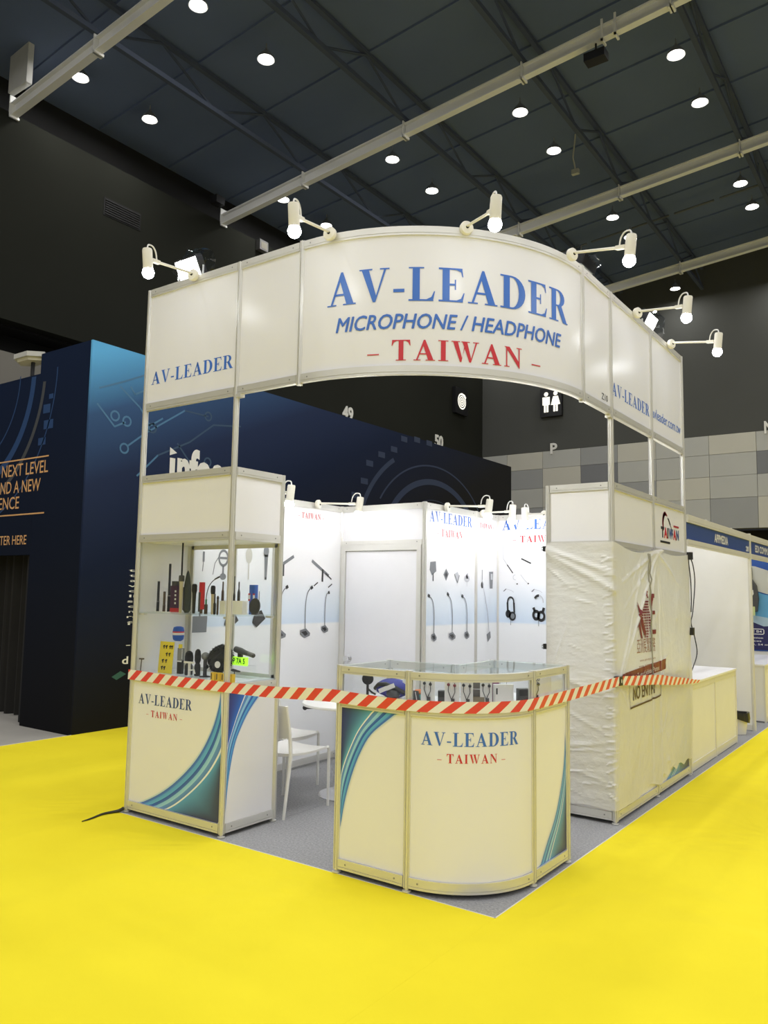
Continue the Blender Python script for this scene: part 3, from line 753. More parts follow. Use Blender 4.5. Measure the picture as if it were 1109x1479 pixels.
# ------------------------------------------------------------------ fascia header running round the corner
def header():
    t = thing('fascia_header', 'tall white fascia sign curving round the booth corner with blue and red lettering', 'sign', (0.58, 0.0, ZF))
    arc = [(W1+RC*math.sin(PI/2*k/32), RC-RC*math.cos(PI/2*k/32)) for k in range(33)]
    A1 = inset((-1, 0), (0, 0)); A2 = inset((0, 0), (W1, 0)); Bs = inset((XR, RC), (XR, Y1)); B1 = inset((XR, Y1), (XR, Y2)); B2 = inset((XR, Y2), (XR, Y3))
    d = 0.02/RC
    arcp = [(W1+RC*math.sin(d+(PI/2-2*d)*k/40), RC-RC*math.cos(d+(PI/2-2*d)*k/40)) for k in range(41)]
    post(t, W1, 0, ZF-.012, ZT+.008); post(t, XR, RC, ZF-.012, ZT+.008)
    P = {}
    for k, pth in (('A1', A1), ('A2', A2), ('C', arcp), ('Bs', Bs), ('B1', B1), ('B2', B2)):
        rail(t, pth, ZF, ZF+.058); rail(t, pth, ZT-.058, ZT)
        P[k] = panel(t, pth, ZF+.058, ZT-.058, name='curved_panel' if k == 'C' else 'panel')
    for x, y in ((0.035, 0.0), (XR, Y1-.035)):
        build('clamp', MB().box((x-.022, y-.022, ZF-.022), (x+.022, y+.022, ZF)), ALU, t)
    s = SY(-.004)
    decal('lettering', [('blue', serif('AV-LEADER', -0.941, -0.045, 3.207, 0.100))], s, P['A1'])
    s = arc_surf(W1, RC, RC+.004)
    B = serif('AV-LEADER', 0.216, 1.974, 3.481, 0.222)
    Mi = sans('MICROPHONE / HEADPHONE', 0.284, 1.877, 3.302, 0.094, 0.017)
    Mi = [[(a+.20*(b-3.302), b) for a, b in p] for p in Mi]
    R = serif('_ TAIWAN _', 0.502, 1.684, 3.095, 0.133, 0.14)
    decal('lettering', [('blue', B)], s, P['C'], step=0.03, off=.003); decal('lettering', heavy('blue', Mi, .0022), s, P['C'], step=0.03, off=.003)
    o = decal('lettering', [('red', R)], s, P['C'], step=0.03, off=.003); o['label'] = 'red lettering'
    s = SX(XR+.004)
    decal('lettering', [('black', sans('Z10', 1.772, 1.90, 3.094, 0.046, 0.005))], s, P['Bs'])
    decal('lettering', [('blue', serif('AV-LEADER', 1.997, 2.925, 3.178, 0.100))], s, P['B1'])
    decal('lettering', [('blue', sans('avleader.com.tw', 3.00, 3.90, 3.192, 0.088, 0.004))], s, P['B2'])
header()

# ------------------------------------------------------------------ booth back walls
def prints():
    """flat pictures of microphones and headsets, drawn in metres about (0, 0)"""
    P = {}
    P['shotgun_l'] = [('grey', stroke([(-.13, -.05), (.10, .07)], .026)), ('black', stroke([(-.02, .0), (-.02, -.09)], .022)+stroke([(-.12, -.10), (-.09, -.12)], .008))]
    P['shotgun_r'] = [('grey', stroke([(-.12, .07), (.10, -.05)], .026)), ('black', stroke([(.02, .0), (.02, -.10)], .022)+stroke([(.06, -.03), (.14, -.08)], .012)+stroke([(-.09, -.14), (-.04, -.11)], .010)+stroke([(.10, -.15), (.15, -.12)], .010))]
    def goose(tipx, tipy, bw, h, base='box'):
        cv = catmull([(0, -h*.42), (0.0, h*.1), (tipx*.3, h*.38), (tipx, tipy)], 6)
        l = [('grey', stroke([tuple(p) for p in cv], .010)), ('black', stroke([tuple(cv[-3]), tuple(cv[-1])], .030))]
        b = [[(-bw*.5, -h*.43), (bw*.1, -h*.40), (bw*.55, -h*.50), (bw*.5, -h*.56), (0, -h*.60), (-bw*.5, -h*.52)]]
        l.append(('grey', b)); l.append(('black', [[(-bw*.4, -h*.47), (bw*.1, -h*.45), (bw*.3, -h*.52), (-.0, -h*.56)]])); return l
    P['goose1'] = goose(.09, .21, .15, .42); P['goose2'] = goose(.09, .21, .13, .42); P['goose3'] = goose(.06, .17, .10, .38)
    P['gooseL'] = goose(-.11, .20, .09, .40); P['gooseL2'] = goose(-.10, .22, .12, .40)
    P['thin'] = [('lgrey', stroke([(.05, -.20), (.02, .0), (-.09, .30)], .008)), ('grey', [[(.0, -.20), (.07, -.17), (.08, -.23), (.02, -.27)]])]
    P['stick'] = [('grey', stroke([(0, .07), (0, -.01)], .022)+stroke([(0, -.01), (-.008, -.09)], .008))]
    P['popfilter'] = [('grey', ring2(0, .05, .055, .078, 0, 360, 20, 0.8)+stroke([(-.04, .05), (.04, .05)], .02)+stroke([(0, -.02), (0, -.09)], .02)+disc2(0, -.115, .038, .03)), ('grey', stroke([(-.055, .06), (-.10, .0), (-.12, -.10)], .008))]
    P['ovalmic'] = [('beige', disc2(0, .06, .042, .075)+stroke([(0, -.01), (0, -.16)], .014))]
    P['handmic'] = [('grey', disc2(0, .10, .036, .055)+[[(-.026, .07), (.026, .07), (.014, -.17), (-.014, -.17)]]), ('black', disc2(0, -.155, .014, .012))]
    P['base'] = [('grey', stroke([(0, .20), (0, .02)], .014)+[[(-.075, .02), (.075, .02), (.07, -.10), (-.075, -.10)]])]
    P['block'] = [('black', [[(-.05, .02), (.03, .05), (.08, -.02), (-.02, -.09), (-.07, -.05)]]), ('grey', stroke([(0, .20), (0, .02)], .008))]
    P['head_sq'] = [('grey', [[(-.05, .06), (.045, .07), (.055, -.02), (-.02, -.06), (-.06, -.01)]]), ('black', stroke([(.0, -.04), (.0, -.11)], .016))]
    P['diamond'] = [('grey', [[(0, .06), (.05, .01), (0, -.06), (-.05, -.0)]]), ('black', [[(0, .03), (.025, .0), (0, -.03), (-.025, .0)]])]
    P['diamond2'] = [('lgrey', [[(.01, .055), (.05, .01), (.01, -.06), (-.05, .03)]]), ('grey', stroke([(-.05, .03), (.01, -.055), (.045, .02)], .012))]
    P['shade'] = [('lgrey', disc2(0, .0, .055, .035)+[[(-.02, .04), (.02, .06), (.02, .0), (-.02, .0)]]+stroke([(0, -.03), (0, -.08)], .006))]
    P['tallmic'] = [('grey', stroke([(0, .10), (0, -.03)], .014)), ('black', disc2(0, -.06, .028, .035))]
    P['box'] = [('grey', [[(-.045, .08), (.045, .085), (.03, -.09), (-.03, -.09)]]), ('lgrey', [rect(-.01, -.0, .03, .06)])]
    P['boomA'] = [('lgrey', stroke([(-.05, .19), (-.05, .0), (.0, -.07)], .007)), ('black', stroke([(.0, -.07), (.075, -.17)], .012))]
    P['boomB'] = [('lgrey', stroke([(-.03, .15), (-.03, .03)], .005)), ('black', stroke([(-.03, .02), (.08, -.03)], .014))]
    P['earset'] = [('lgrey', ring2(-.04, .02, .025, .030, 90, 280, 14)+stroke([(.02, .05), (.06, -.0), (.10, -.04)], .005)), ('black', disc2(-.02, -.05, .008)+disc2(.11, -.045, .008))]
    P['pin'] = [('grey', stroke([(-.04, -.01), (-.01, .015)], .010)), ('lgrey', stroke([(-.01, .015), (.05, .0), (.08, -.02)], .004))]
    P['phones'] = [('black', ring2(0, .06, .040, .062, -20, 200, 20, 0.75)+stroke([(-.04, .05), (-.035, -.06)], .022)+stroke([(.04, .05), (.045, -.06)], .022)+disc2(-.03, -.075, .035, .045)+disc2(.02, -.10, .045, .052)), ('grey', disc2(.025, -.10, .025, .03)+stroke([(0, -.15), (0, -.20)], .006))]
    P['phones2'] = [('lgrey', ring2(0, .07, .060, .075, -10, 100, 16, .8)), ('black', ring2(0, .07, .052, .080, 85, 150, 12, .8)+stroke([(-.062, .0), (-.045, -.04)], .03)+stroke([(.062, .0), (.05, -.04)], .03)+ring2(-.03, -.08, .025, .06, 0, 360, 18, .8)+ring2(.03, -.09, .030, .062, 0, 360, 18, .8)), ('grey', stroke([(0, -.14), (0, -.20)], .006))]
    return P
PR = prints()
def at(keys, flip=False):
    o = []
    for k, u, z, sc in keys:
        for ink, ps in PR[k]: o.append((ink, [[(u+p[0]*sc, z+p[1]*sc) for p in q] for q in ps]))
    # merge per ink to keep few layers, order kept
    return o
def fade_mat():
    m = bpy.data.materials.new('poster_fade'); m.use_nodes = True; nt = m.node_tree; N = nt.nodes; L = nt.links; b = N['Principled BSDF']
    b.inputs['Roughness'].default_value = 0.35
    tc = N.new('ShaderNodeTexCoord'); sp = N.new('ShaderNodeSeparateXYZ'); L.new(tc.outputs['Object'], sp.inputs[0])
    cr = N.new('ShaderNodeValToRGB'); mr = N.new('ShaderNodeMapRange'); mr.inputs[1].default_value = 0.0; mr.inputs[2].default_value = 2.5
    L.new(sp.outputs[2], mr.inputs[0]); L.new(mr.outputs[0], cr.inputs[0])
    st = [(0.0, (0.89, 0.90, 0.915)), (0.530, (0.89, 0.90, 0.915)), (0.536, (0.66, 0.77, 0.90)), (0.62, (0.76, 0.83, 0.91)), (0.72, (0.90, 0.90, 0.92))]
    while len(cr.color_ramp.elements) < len(st): cr.color_ramp.elements.new(0.5)
    for e, (p, c) in zip(cr.color_ramp.elements, st): e.position = p; e.color = (*c, 1)
    L.new(cr.outputs[0], b.inputs['Base Color']); MATS['poster_fade'] = m
    return m
FADE = fade_mat()
def partitions():
    # left wall
    t = thing('booth_partition', 'white booth side wall behind the left showcase, printed with desk microphones', 'partition', (-1, 1.5, 0))
    y0 = 0.515; ym = 1.48
    post(t, -1, ym, 0.0, ZM+.005); post(t, -1, YA, 0.0, ZM+.005)
    for i, (a, b) in enumerate(((y0, ym), (ym, YA))):
        pth = [(-1, b-.02), (-1, a+.02)] if False else inset((-1, a), (-1, b))
        rail(t, pth, 0.02, 0.078); rail(t, pth, ZM-.057, ZM)
        p = panel(t, pth, 0.078, ZM-.057, FADE)
        s = SX(-1+.004)
        if i == 0:
            decal('print', at([('stick', 0.64, 1.88, 1.0), ('popfilter', 0.86, 1.86, .95), ('ovalmic', 1.16, 1.885, .95), ('handmic', 1.375, 1.895, .95), ('base', 0.62, 1.40, 1.1), ('block', 0.97, 1.40, 1.1), ('block', 1.30, 1.41, 1.1)]), s, p, label='microphone pictures')
        else:
            decal('lettering', [('red', serif('_ TAIWAN _', 1.795, 2.175, 2.335, 0.055, 0.16))], s, p)
            decal('print', at([('shotgun_l', 1.63, 1.88, 1.15), ('shotgun_r', 2.15, 1.85, 1.15), ('goose1', 1.58, 1.46, 1.05), ('goose2', 1.93, 1.46, 1.05), ('goose3', 2.22, 1.46, 1.0)]), s, p, label='microphone pictures')
    # storage room front with the door
    t = thing('storage_partition', 'white storage room front with a closed door in the back corner of the booth', 'partition', (-0.5, YA, 0))
    post(t, 0, YA, 0.0, ZM+.005)
    pth = inset((-1, YA), (0, YA))
    rail(t, pth, ZM-.057, ZM); rail(t, pth, 2.095, 2.145)
    panel(t, pth, 2.145, ZM-.057, name='upper_panel')
    fr = MB().box((-0.978, YA-.028, 0.0), (-0.93, YA+.028, 2.095)).box((-0.07, YA-.028, 0.0), (-0.022, YA+.028, 2.095)).box((-0.93, YA-.028, 2.045), (-0.07, YA+.028, 2.095))
    build('door_frame', fr, ALU, t)
    d = build('door', MB().box((-0.926, YA-.010, 0.012), (-0.074, YA+.010, 2.041)), M('door_laminate', (0.84, 0.84, 0.875), 0.3, 0, 0.02), t)
    mb = MB().lathe([(0.034, 0), (0.034, 0.006), (0.014, 0.012), (0.013, 0.03), (0.026, 0.042), (0.029, 0.055), (0.024, 0.068), (0.008, 0.072)], 16, 0, aim((-0.865, YA-.010, 0.98), (0, -1, 0)))
    k = build('door_knob', mb, CHROME, d); k['label'] = 'round chrome knob'
    # storage room side
    t = thing('storage_partition', 'white storage room side wall with two narrow lettered posters', 'partition', (0, 3.2, 0))
    yb = 3.46
    post(t, 0, yb, 0.0, ZM+.005); post(t, 0, Y3, 0.0, ZM+.005)
    s = SX(.004)
    for i, (a, b) in enumerate(((YA, yb), (yb, Y3))):
        pth = inset((0, a), (0, b)); rail(t, pth, 0.02, 0.078); rail(t, pth, ZM-.057, ZM); p = panel(t, pth, 0.078, ZM-.057, FADE)
        if i == 0:
            decal('lettering', [('blue', serif('AV-LEADER', 2.545, 3.375, 2.322, 0.105))], s, p)
            decal('lettering', [('red', serif('_ TAIWAN _', 2.690, 3.25, 2.190, 0.072, 0.16))], s, p)
            decal('print', at([('head_sq', 2.62, 1.87, 1.05), ('diamond', 2.86, 1.82, 1.0), ('diamond2', 3.07, 1.80, 1.0), ('shade', 3.27, 1.79, 1.0), ('gooseL', 2.64, 1.42, 1.0), ('gooseL2', 2.98, 1.42, 1.0), ('gooseL', 3.27, 1.42, 1.0)]), s, p, label='microphone pictures')
        else:
            decal('lettering', [('red', serif('_ TAIWAN _', 3.50, 3.86, 2.335, 0.05, 0.16))], s, p)
            decal('print', at([('tallmic', 3.60, 1.79, 1.0), ('box', 3.80, 1.79, 1.05), ('thin', 3.70, 1.44, 1.15)]), s, p, label='microphone pictures')
    # back wall
    t = thing('booth_partition', 'white booth back wall with large lettering and headphone pictures', 'partition', (1, Y3, 0))
    s = SY(Y3-.004)
    post(t, 0.99, Y3, 0.0, ZM+.005)
    for i, (a, b) in enumerate(((0.0, 0.99), (0.99, 1.475))):
        pth = inset((a, Y3), (b, Y3)); rail(t, pth, 0.02, 0.078); rail(t, pth, ZM-.057, ZM); p = panel(t, pth, 0.078, ZM-.057, FADE)
        if i == 0:
            decal('lettering', [('blue', serif('AV-LEADER', 0.06, 0.95, 2.335, 0.110))], s, p)
            decal('lettering', [('red', serif('_ TAIWAN _', 0.185, 0.83, 2.195, 0.072, 0.16))], s, p)
            decal('print', at([('boomA', 0.12, 2.02, .9), ('boomB', 0.32, 2.0, 1.0), ('boomA', 0.75, 2.02, .9), ('earset', 0.26, 1.80, 1.0), ('earset', 0.70, 1.80, 1.0), ('pin', 0.12, 1.68, 1.0), ('pin', 0.45, 1.68, 1.0), ('phones', 0.165, 1.50, .95), ('phones2', 0.49, 1.50, .95), ('phones', 0.80, 1.50, .95)]), s, p, label='headphone pictures')
partitions()

# ------------------------------------------------------------------ curved glass topped counter
CXc, CYc, CW, CR = 1.006, -0.029, 0.4966, 0.515
def counter():
    t = thing('display_counter', 'curved glass topped display counter with a lettered cream front, at the booth corner', 'counter', (1.6, 0.35, 0))
    xa, xb = CXc, CXc+CW; ya = CYc; xc = xb+CR; yb = CYc+CR; yc = yb+CW
    H = 1.205
    pts = [(xa, ya), (xb, ya), (xc, yb), (xc, yc), (xa, yb), (xb, yb), (xb, yc)]
    for x, y in pts: post(t, x, y, 0.024, H, True)
    d = 0.02/CR
    arc = [(xb+CR*math.sin(d+(PI/2-2*d)*k/28), yb-CR*math.cos(d+(PI/2-2*d)*k/28)) for k in range(29)]
    fr = {'L': inset((xa, ya), (xb, ya)), 'C': arc, 'R': inset((xc, yb), (xc, yc)), 'Le': inset((xa, yb), (xa, ya)), 'Lb': inset((xb, yb), (xa, yb)), 'Rb': inset((xb, yc), (xb, yb)), 'Re': inset((xc, yc), (xb, yc))}
    ps = {}
    for k, pth in fr.items():
        rail(t, pth, 0.028, 0.086); rail(t, pth, 0.958, 1.0); rail(t, pth, 1.155, 1.2)
        ps[k] = panel(t, pth, 0.086, 0.958, name='curved_panel' if k == 'C' else 'panel')
        pane(t, pth, 1.0, 1.155)
    outline = [(xa, ya), (xb, ya)]+arc+[(xc, yb), (xc, yc), (xb, yc), (xb, yb), (xa, yb)]
    ins = lambda z0, z1: MB().box((xa+.012, ya+.012, z0), (xb, yb-.012, z1))
    def slab3(name, z0, z1, mat):
        q = MB().box((xa+.012, ya+.012, z0), (xb-.002, yb-.012, z1)); build(name, q, mat, t)
        ring = [(xb, yb)]+[(xb+(CR-.012)*math.sin(PI/2*k/24), yb-(CR-.012)*math.cos(PI/2*k/24)) for k in range(25)]
        build(name, MB().prism(ring, z0, z1), mat, t)
        build(name, MB().box((xb+.012, yb+.002, z0), (xc-.012, yc-.012, z1)), mat, t)
    slab3('deck', 0.988, 1.002, WHITE)
    slab3('glass_top', 1.2, 1.206, glass('top_glass', (0.95, 0.98, 0.97), 0.45))
    s = arc_surf(xb, yb, CR+.004)
    decal('lettering', [('blue', serif('AV-LEADER', 0.082, 0.664, 0.806, 0.074))], s, ps['C'], step=0.02)
    decal('lettering', [('red', serif('_ TAIWAN _', 0.177, 0.568, 0.716, 0.049, 0.16))], s, ps['C'], step=0.02)
    s = SY(ya-.004)
    wave('wave_print', [(1.47, 1.0), (1.425, 0.95), (1.262, 0.826), (1.18, 0.71), (1.117, 0.57), (1.065, 0.40), (1.032, 0.241)],
         [(1.28, 1.0), (1.244, 0.954), (1.15, 0.84), (1.09, 0.73), (1.05, 0.64), (1.028, 0.56), (1.027, 0.45)], [(1.027, 0.957), (1.027, 0.75), (1.027, 0.5)], s, ps['L'], deep=(0.03, 0.035, 0.17), glow=(0.12, 0.42, 0.66), box=(1.027, 0.087, 1.482, 0.957))
    s = SX(xc+.004)
    wave('wave_print', [(0.55, 0.07), (0.66, 0.19), (0.783, 0.315), (0.87, 0.46), (0.93, 0.62), (0.955, 0.80)], [(0.70, 0.07), (0.78, 0.17), (0.86, 0.27), (0.92, 0.38), (0.945, 0.47), (0.962, 0.55)],
         [(0.85, 0.087), (0.962, 0.087), (0.962, 0.4)], s, ps['R'], box=(0.507, 0.087, 0.962, 0.957))
counter()

# ------------------------------------------------------------------ plastic sheet over the right tower
def sheet():
    t = thing('plastic_sheet', 'wrinkled white plastic sheet wrapped round the right showcase tower, printed in red', 'cover', (2.0, 2.9, 0.1))
    s0 = XR-1.469+.03; LB = Y3-Y1+.05; Ltot = s0+LB
    def seg(px, pz, ax, az, bx, bz):
        d = Vector((bx-ax, bz-az)); L2 = d.length_squared; u = max(0, min(1, ((px-ax)*d.x+(pz-az)*d.y)/L2))
        return math.hypot(px-ax-d.x*u, pz-az-d.y*u), u
    rr = random.Random(11)
    folds = [(0.0, 2.00, .53, 1.80, .020, .024), (0.0, 1.97, .53, 1.69, .026, .028), (0.02, 1.93, .30, 1.74, .014, .008), (0.0, 1.86, .2, 1.70, .012, .007), (.05, 1.10, .20, 1.50, .010, .005), (0.1, 1.02, .53, .90, .02, .012), (.1, .8, .5, .62, .015, .007), (.08, .5, .5, .58, .012, .006)]
    for k in range(26):
        z = rr.uniform(.2, 1.75); a = rr.uniform(0.02, .3); folds.append((a, z, a+rr.uniform(.1, .25), z+rr.uniform(-.05, .05), rr.uniform(.006, .012), rr.uniform(.003, .007)))
    for k in range(34):   # puckers along the corner
        z = .2+1.8*k/34+rr.uniform(-.02, .02); folds.append((.46+rr.uniform(-.02, .02), z, .545, z+rr.uniform(-.04, .05), .008, .007))
    c = s0+1.0   # clip at the middle post
    for a, b, q in ((.60, 1.0, .016), (.72, 1.55, .008), (1.15, 1.45, .010), (1.3, 1.5, .010), (1.7, 1.5, .012), (2.2, 1.75, .010), (1.12, 1.0, .012), (.68, 1.75, .010)):
        folds.append((c, 2.03, a, b, .016, q))
    folds += [(s0+.05, 1.05, s0+.40, 1.55, .015, .012), (s0+.40, 1.55, s0+.62, 1.95, .015, .010), (s0+1.05, .2, s0+1.05, 2.0, .012, .010), (s0+.83, .15, s0+.83, 1.6, .02, -.012), (s0+.06, .95, s0+.25, .8, .012, .006)]
    for k in range(22):
        a = s0+rr.uniform(.05, 1.7); z = rr.uniform(.15, 1.95); folds.append((a, z, a+rr.uniform(-.1, .25), z+rr.uniform(-.2, .25), rr.uniform(.008, .018), rr.uniform(.003, .006)))
    def disp(s, z):
        d = 0.012+0.010*noise.noise((s*3.1, z*2.3, 0.3))
        if s < s0: d += 0.0032*noise.noise((s*6, z*20, 2.1))+0.0018*noise.noise((s*20, z*40, 5))
        else: d += 0.005*noise.noise((s*9, z*5, 7.7))+0.0022*noise.noise((s*26, z*18, 1.7))
        for ax, az, bx, bz, wd, am in folds:
            if abs(z-(az+bz)/2) > abs(az-bz)/2+3*wd or s < min(ax, bx)-3*wd or s > max(ax, bx)+3*wd: continue
            r, u = seg(s, z, ax, az, bx, bz); d += am*math.exp(-(r/wd)**2)*(0.45+0.55*math.sin(PI*min(1, u+.15)))
        return max(d, 0.002)
    def surf(s, z, off):
        d = disp(s, z)+off+0.020
        if s <= s0-.03: return Vector((1.469+s, Y1-d, z))
        if s >= s0+.03: return Vector((XR+d, Y1+(s-s0), z))
        a = (s-s0+.03)/.06*PI/2
        return Vector((XR-.0+d*math.sin(a), Y1-d*math.cos(a)+0.03*(1-math.cos(a))*(1 if s > s0 else .4)*math.sin(a), z))
    ds = 0.013; ns = int(Ltot/ds); nz = 140; vs = []; fs = []
    def zbot(s):
        b = .105+.012*noise.noise((s*5, 0, 9))
        if s0+.45 < s < s0+.95: b += .05*math.sin(PI*(s-s0-.45)/.5)
        if s > s0+1.05: b += .045+.05*abs(noise.noise((s*4, 3, 3)))
        return b
    def ztop(s): return 2.045 if s < s0 else 2.04-.05*max(0, abs(math.sin(PI*(s-s0)/1.0)))*(.6 if s > c else 1)
    for j in range(nz+1):
        for i in range(ns+1):
            s = Ltot*i/ns; a, b = zbot(s), ztop(s); z = a+(b-a)*j/nz; vs.append(surf(s, z, 0))
    for j in range(nz):
        for i in range(ns): fs.append((j*(ns+1)+i, j*(ns+1)+i+1, (j+1)*(ns+1)+i+1, (j+1)*(ns+1)+i))
    m = bpy.data.materials.new('wrinkled_polythene'); m.use_nodes = True; nt = m.node_tree; N = nt.nodes; L = nt.links; b = N['Principled BSDF']
    b.inputs['Base Color'].default_value = (0.85, 0.84, 0.80, 1); b.inputs['Roughness'].default_value = 0.33
    tr = N.new('ShaderNodeBsdfTranslucent'); tr.inputs[0].default_value = (0.88, 0.87, 0.82, 1)
    tp = N.new('ShaderNodeBsdfTransparent')
    mx = N.new('ShaderNodeMixShader'); mx.inputs[0].default_value = 0.22; mx2 = N.new('ShaderNodeMixShader'); mx2.inputs[0].default_value = 0.05
    L.new(b.outputs[0], mx.inputs[1]); L.new(tr.outputs[0], mx.inputs[2]); L.new(mx.outputs[0], mx2.inputs[1]); L.new(tp.outputs[0], mx2.inputs[2]); L.new(mx2.outputs[0], N['Material Output'].inputs[0])
    tc = N.new('ShaderNodeTexCoord'); n1 = N.new('ShaderNodeTexNoise'); n1.inputs['Scale'].default_value = 28; n1.inputs['Detail'].default_value = 5; n1.inputs['Distortion'].default_value = 1.2
    bp = N.new('ShaderNodeBump'); bp.inputs['Strength'].default_value = 0.35; bp.inputs['Distance'].default_value = 0.01
    L.new(tc.outputs['Object'], n1.inputs['Vector']); L.new(n1.outputs['Fac'], bp.inputs['Height']); L.new(bp.outputs['Normal'], b.inputs['Normal'])
    MATS['wrinkled_polythene'] = m
    build('film', MB().add(vs, fs), m, t, recalc=False, sharp=0)
    # red print following the film
    MR = M('maroon_print', (0.22, 0.035, 0.038), 0.4, 0, 0.1); BR = M('brown_print', (0.36, 0.20, 0.13), 0.5, 0, 0.1); PW = M('print_white', (0.72, 0.70, 0.66), 0.5)
    o = s0-Y1
    def sub(ps): # split finely in s so that it follows the folds
        q = slab(ps, 0.02); r = []
        for p in q:
            zz = [a[1] for a in p]; k0 = math.floor(min(zz)/.03); k1 = math.ceil(max(zz)/.03)
            for k in range(k0, max(k1, k0+1)):
                c2 = clip_x([(a[1], a[0]) for a in p], k*.03, (k+1)*.03)
                if len(c2) >= 3: r.append([(a[1], a[0]) for a in c2])
        return r
    S_ = lambda ps: sub([[(a[0]+o, a[1]) for a in p] for p in ps])
    logo = []
    logo += [[(2.40, 1.615), (2.45, 1.52), (2.53, 1.44), (2.53, 1.50), (2.455, 1.57)], [(2.44, 1.50), (2.56, 1.345), (2.62, 1.315), (2.62, 1.36), (2.50, 1.52)], [(2.43, 1.44), (2.50, 1.31), (2.54, 1.31), (2.46, 1.47)], [(2.38, 1.40), (2.45, 1.46), (2.42, 1.39)]]
    for k in range(14):
        z = 1.60-k*.0215; hw = 0.105*math.sqrt(max(0.02, 1-((z-1.455)/.165)**2))
        if k < 5: logo.append(rect(2.635-hw, z-.007, 2.635+hw*.9, z+.007))
        else:
            for q in range(5):
                a = 2.635-hw+2*hw*q/5; logo.append(rect(a, z-.007, a+2*hw/5*.72, z+.007))
    logo += [[(2.60, 1.645), (2.635, 1.69), (2.65, 1.64)], [(2.66, 1.63), (2.675, 1.67), (2.69, 1.63)]]
    logo += [rect(2.755, 1.335, 2.795, 1.665), rect(2.755, 1.63, 2.88, 1.665), rect(2.755, 1.495, 2.885, 1.525), rect(2.755, 1.335, 2.885, 1.37)]
    decal('logo_print', [(MR, S_(logo))], surf, t, 0.006, label='maroon globe and letter logo')
    try: cj = sans('亞洲展覽服務', 2.40, 2.87, 1.205, 0.085, 0.004)
    except Exception: cj = []
    web = sans('www.ace-expo.com', 2.46, 2.86, 1.165-.035, 0.022)+sans('www.asiaexpo.com', 2.44, 2.87, 1.115-.03, 0.022)
    decal('small_print', [(BR, S_(cj+web))], surf, t, 0.004, label='brown small print')
    ban = [[(2.03, 0.985), (3.17, 1.03), (3.17, 1.115), (2.03, 1.065)]]
    decal('banner_print', [(MR, S_(ban)), (PW, S_([[(a[0], a[1]+.045*(a[0]-2.03)) for a in p] for p in sans('Your Trusted Exhibition Partner.', 2.28, 2.97, 0.995, 0.036, 0.008)]))], surf, t, 0.004, label='maroon banner with white lettering')
    bx = [(2.22, .95), (2.25, .795), (2.98, .80), (3.0, .95)]
    ne = [[(a[0], a[1]+.02*(a[0]-2.2)) for a in p] for p in sans('NO ENTRY', 2.31, 2.86, 0.845, 0.098, 0.012)]
    DK = M('dark_print', (0.10, 0.055, 0.035), 0.5)
    decal('notice_print', [(DK, S_(ne+stroke([(2.24, .795), (2.45, .80), (2.7, .81), (3.0, .825)], .014)+stroke([(2.215, .97), (2.24, .80)], .004)+stroke([(2.995, .97), (3.0, .825)], .004)))], surf, t, 0.004, label='NO ENTRY notice')
    # gathered draw cord hanging down the front
    y = 2.70
    mc = M('cord_grey', (0.34, 0.33, 0.29), 0.6)
    for dy in (-.025, .025):
        pts = []
        for k in range(22):
            z = 1.99-1.10*k/21; w_ = dy*(1-min(1, k/9))+(.010*math.sin(k*1.4)*(1 if dy > 0 else -1) if k > 8 else 0)
            yy = y+.10*k/21+w_; p = surf(yy+o, z, .012); pts.append(tuple(p))
        build('draw_cord', MB().tube(pts, 0.0055, 6), mc, t)
    q = surf(c, 2.0, .02)
    build('knot', MB().ball((XR+.035, Y2, 2.012), .022, 10), M('knot_brown', (0.25, 0.11, 0.06), 0.6), t)
    return surf, o
SHEET, SO = sheet()
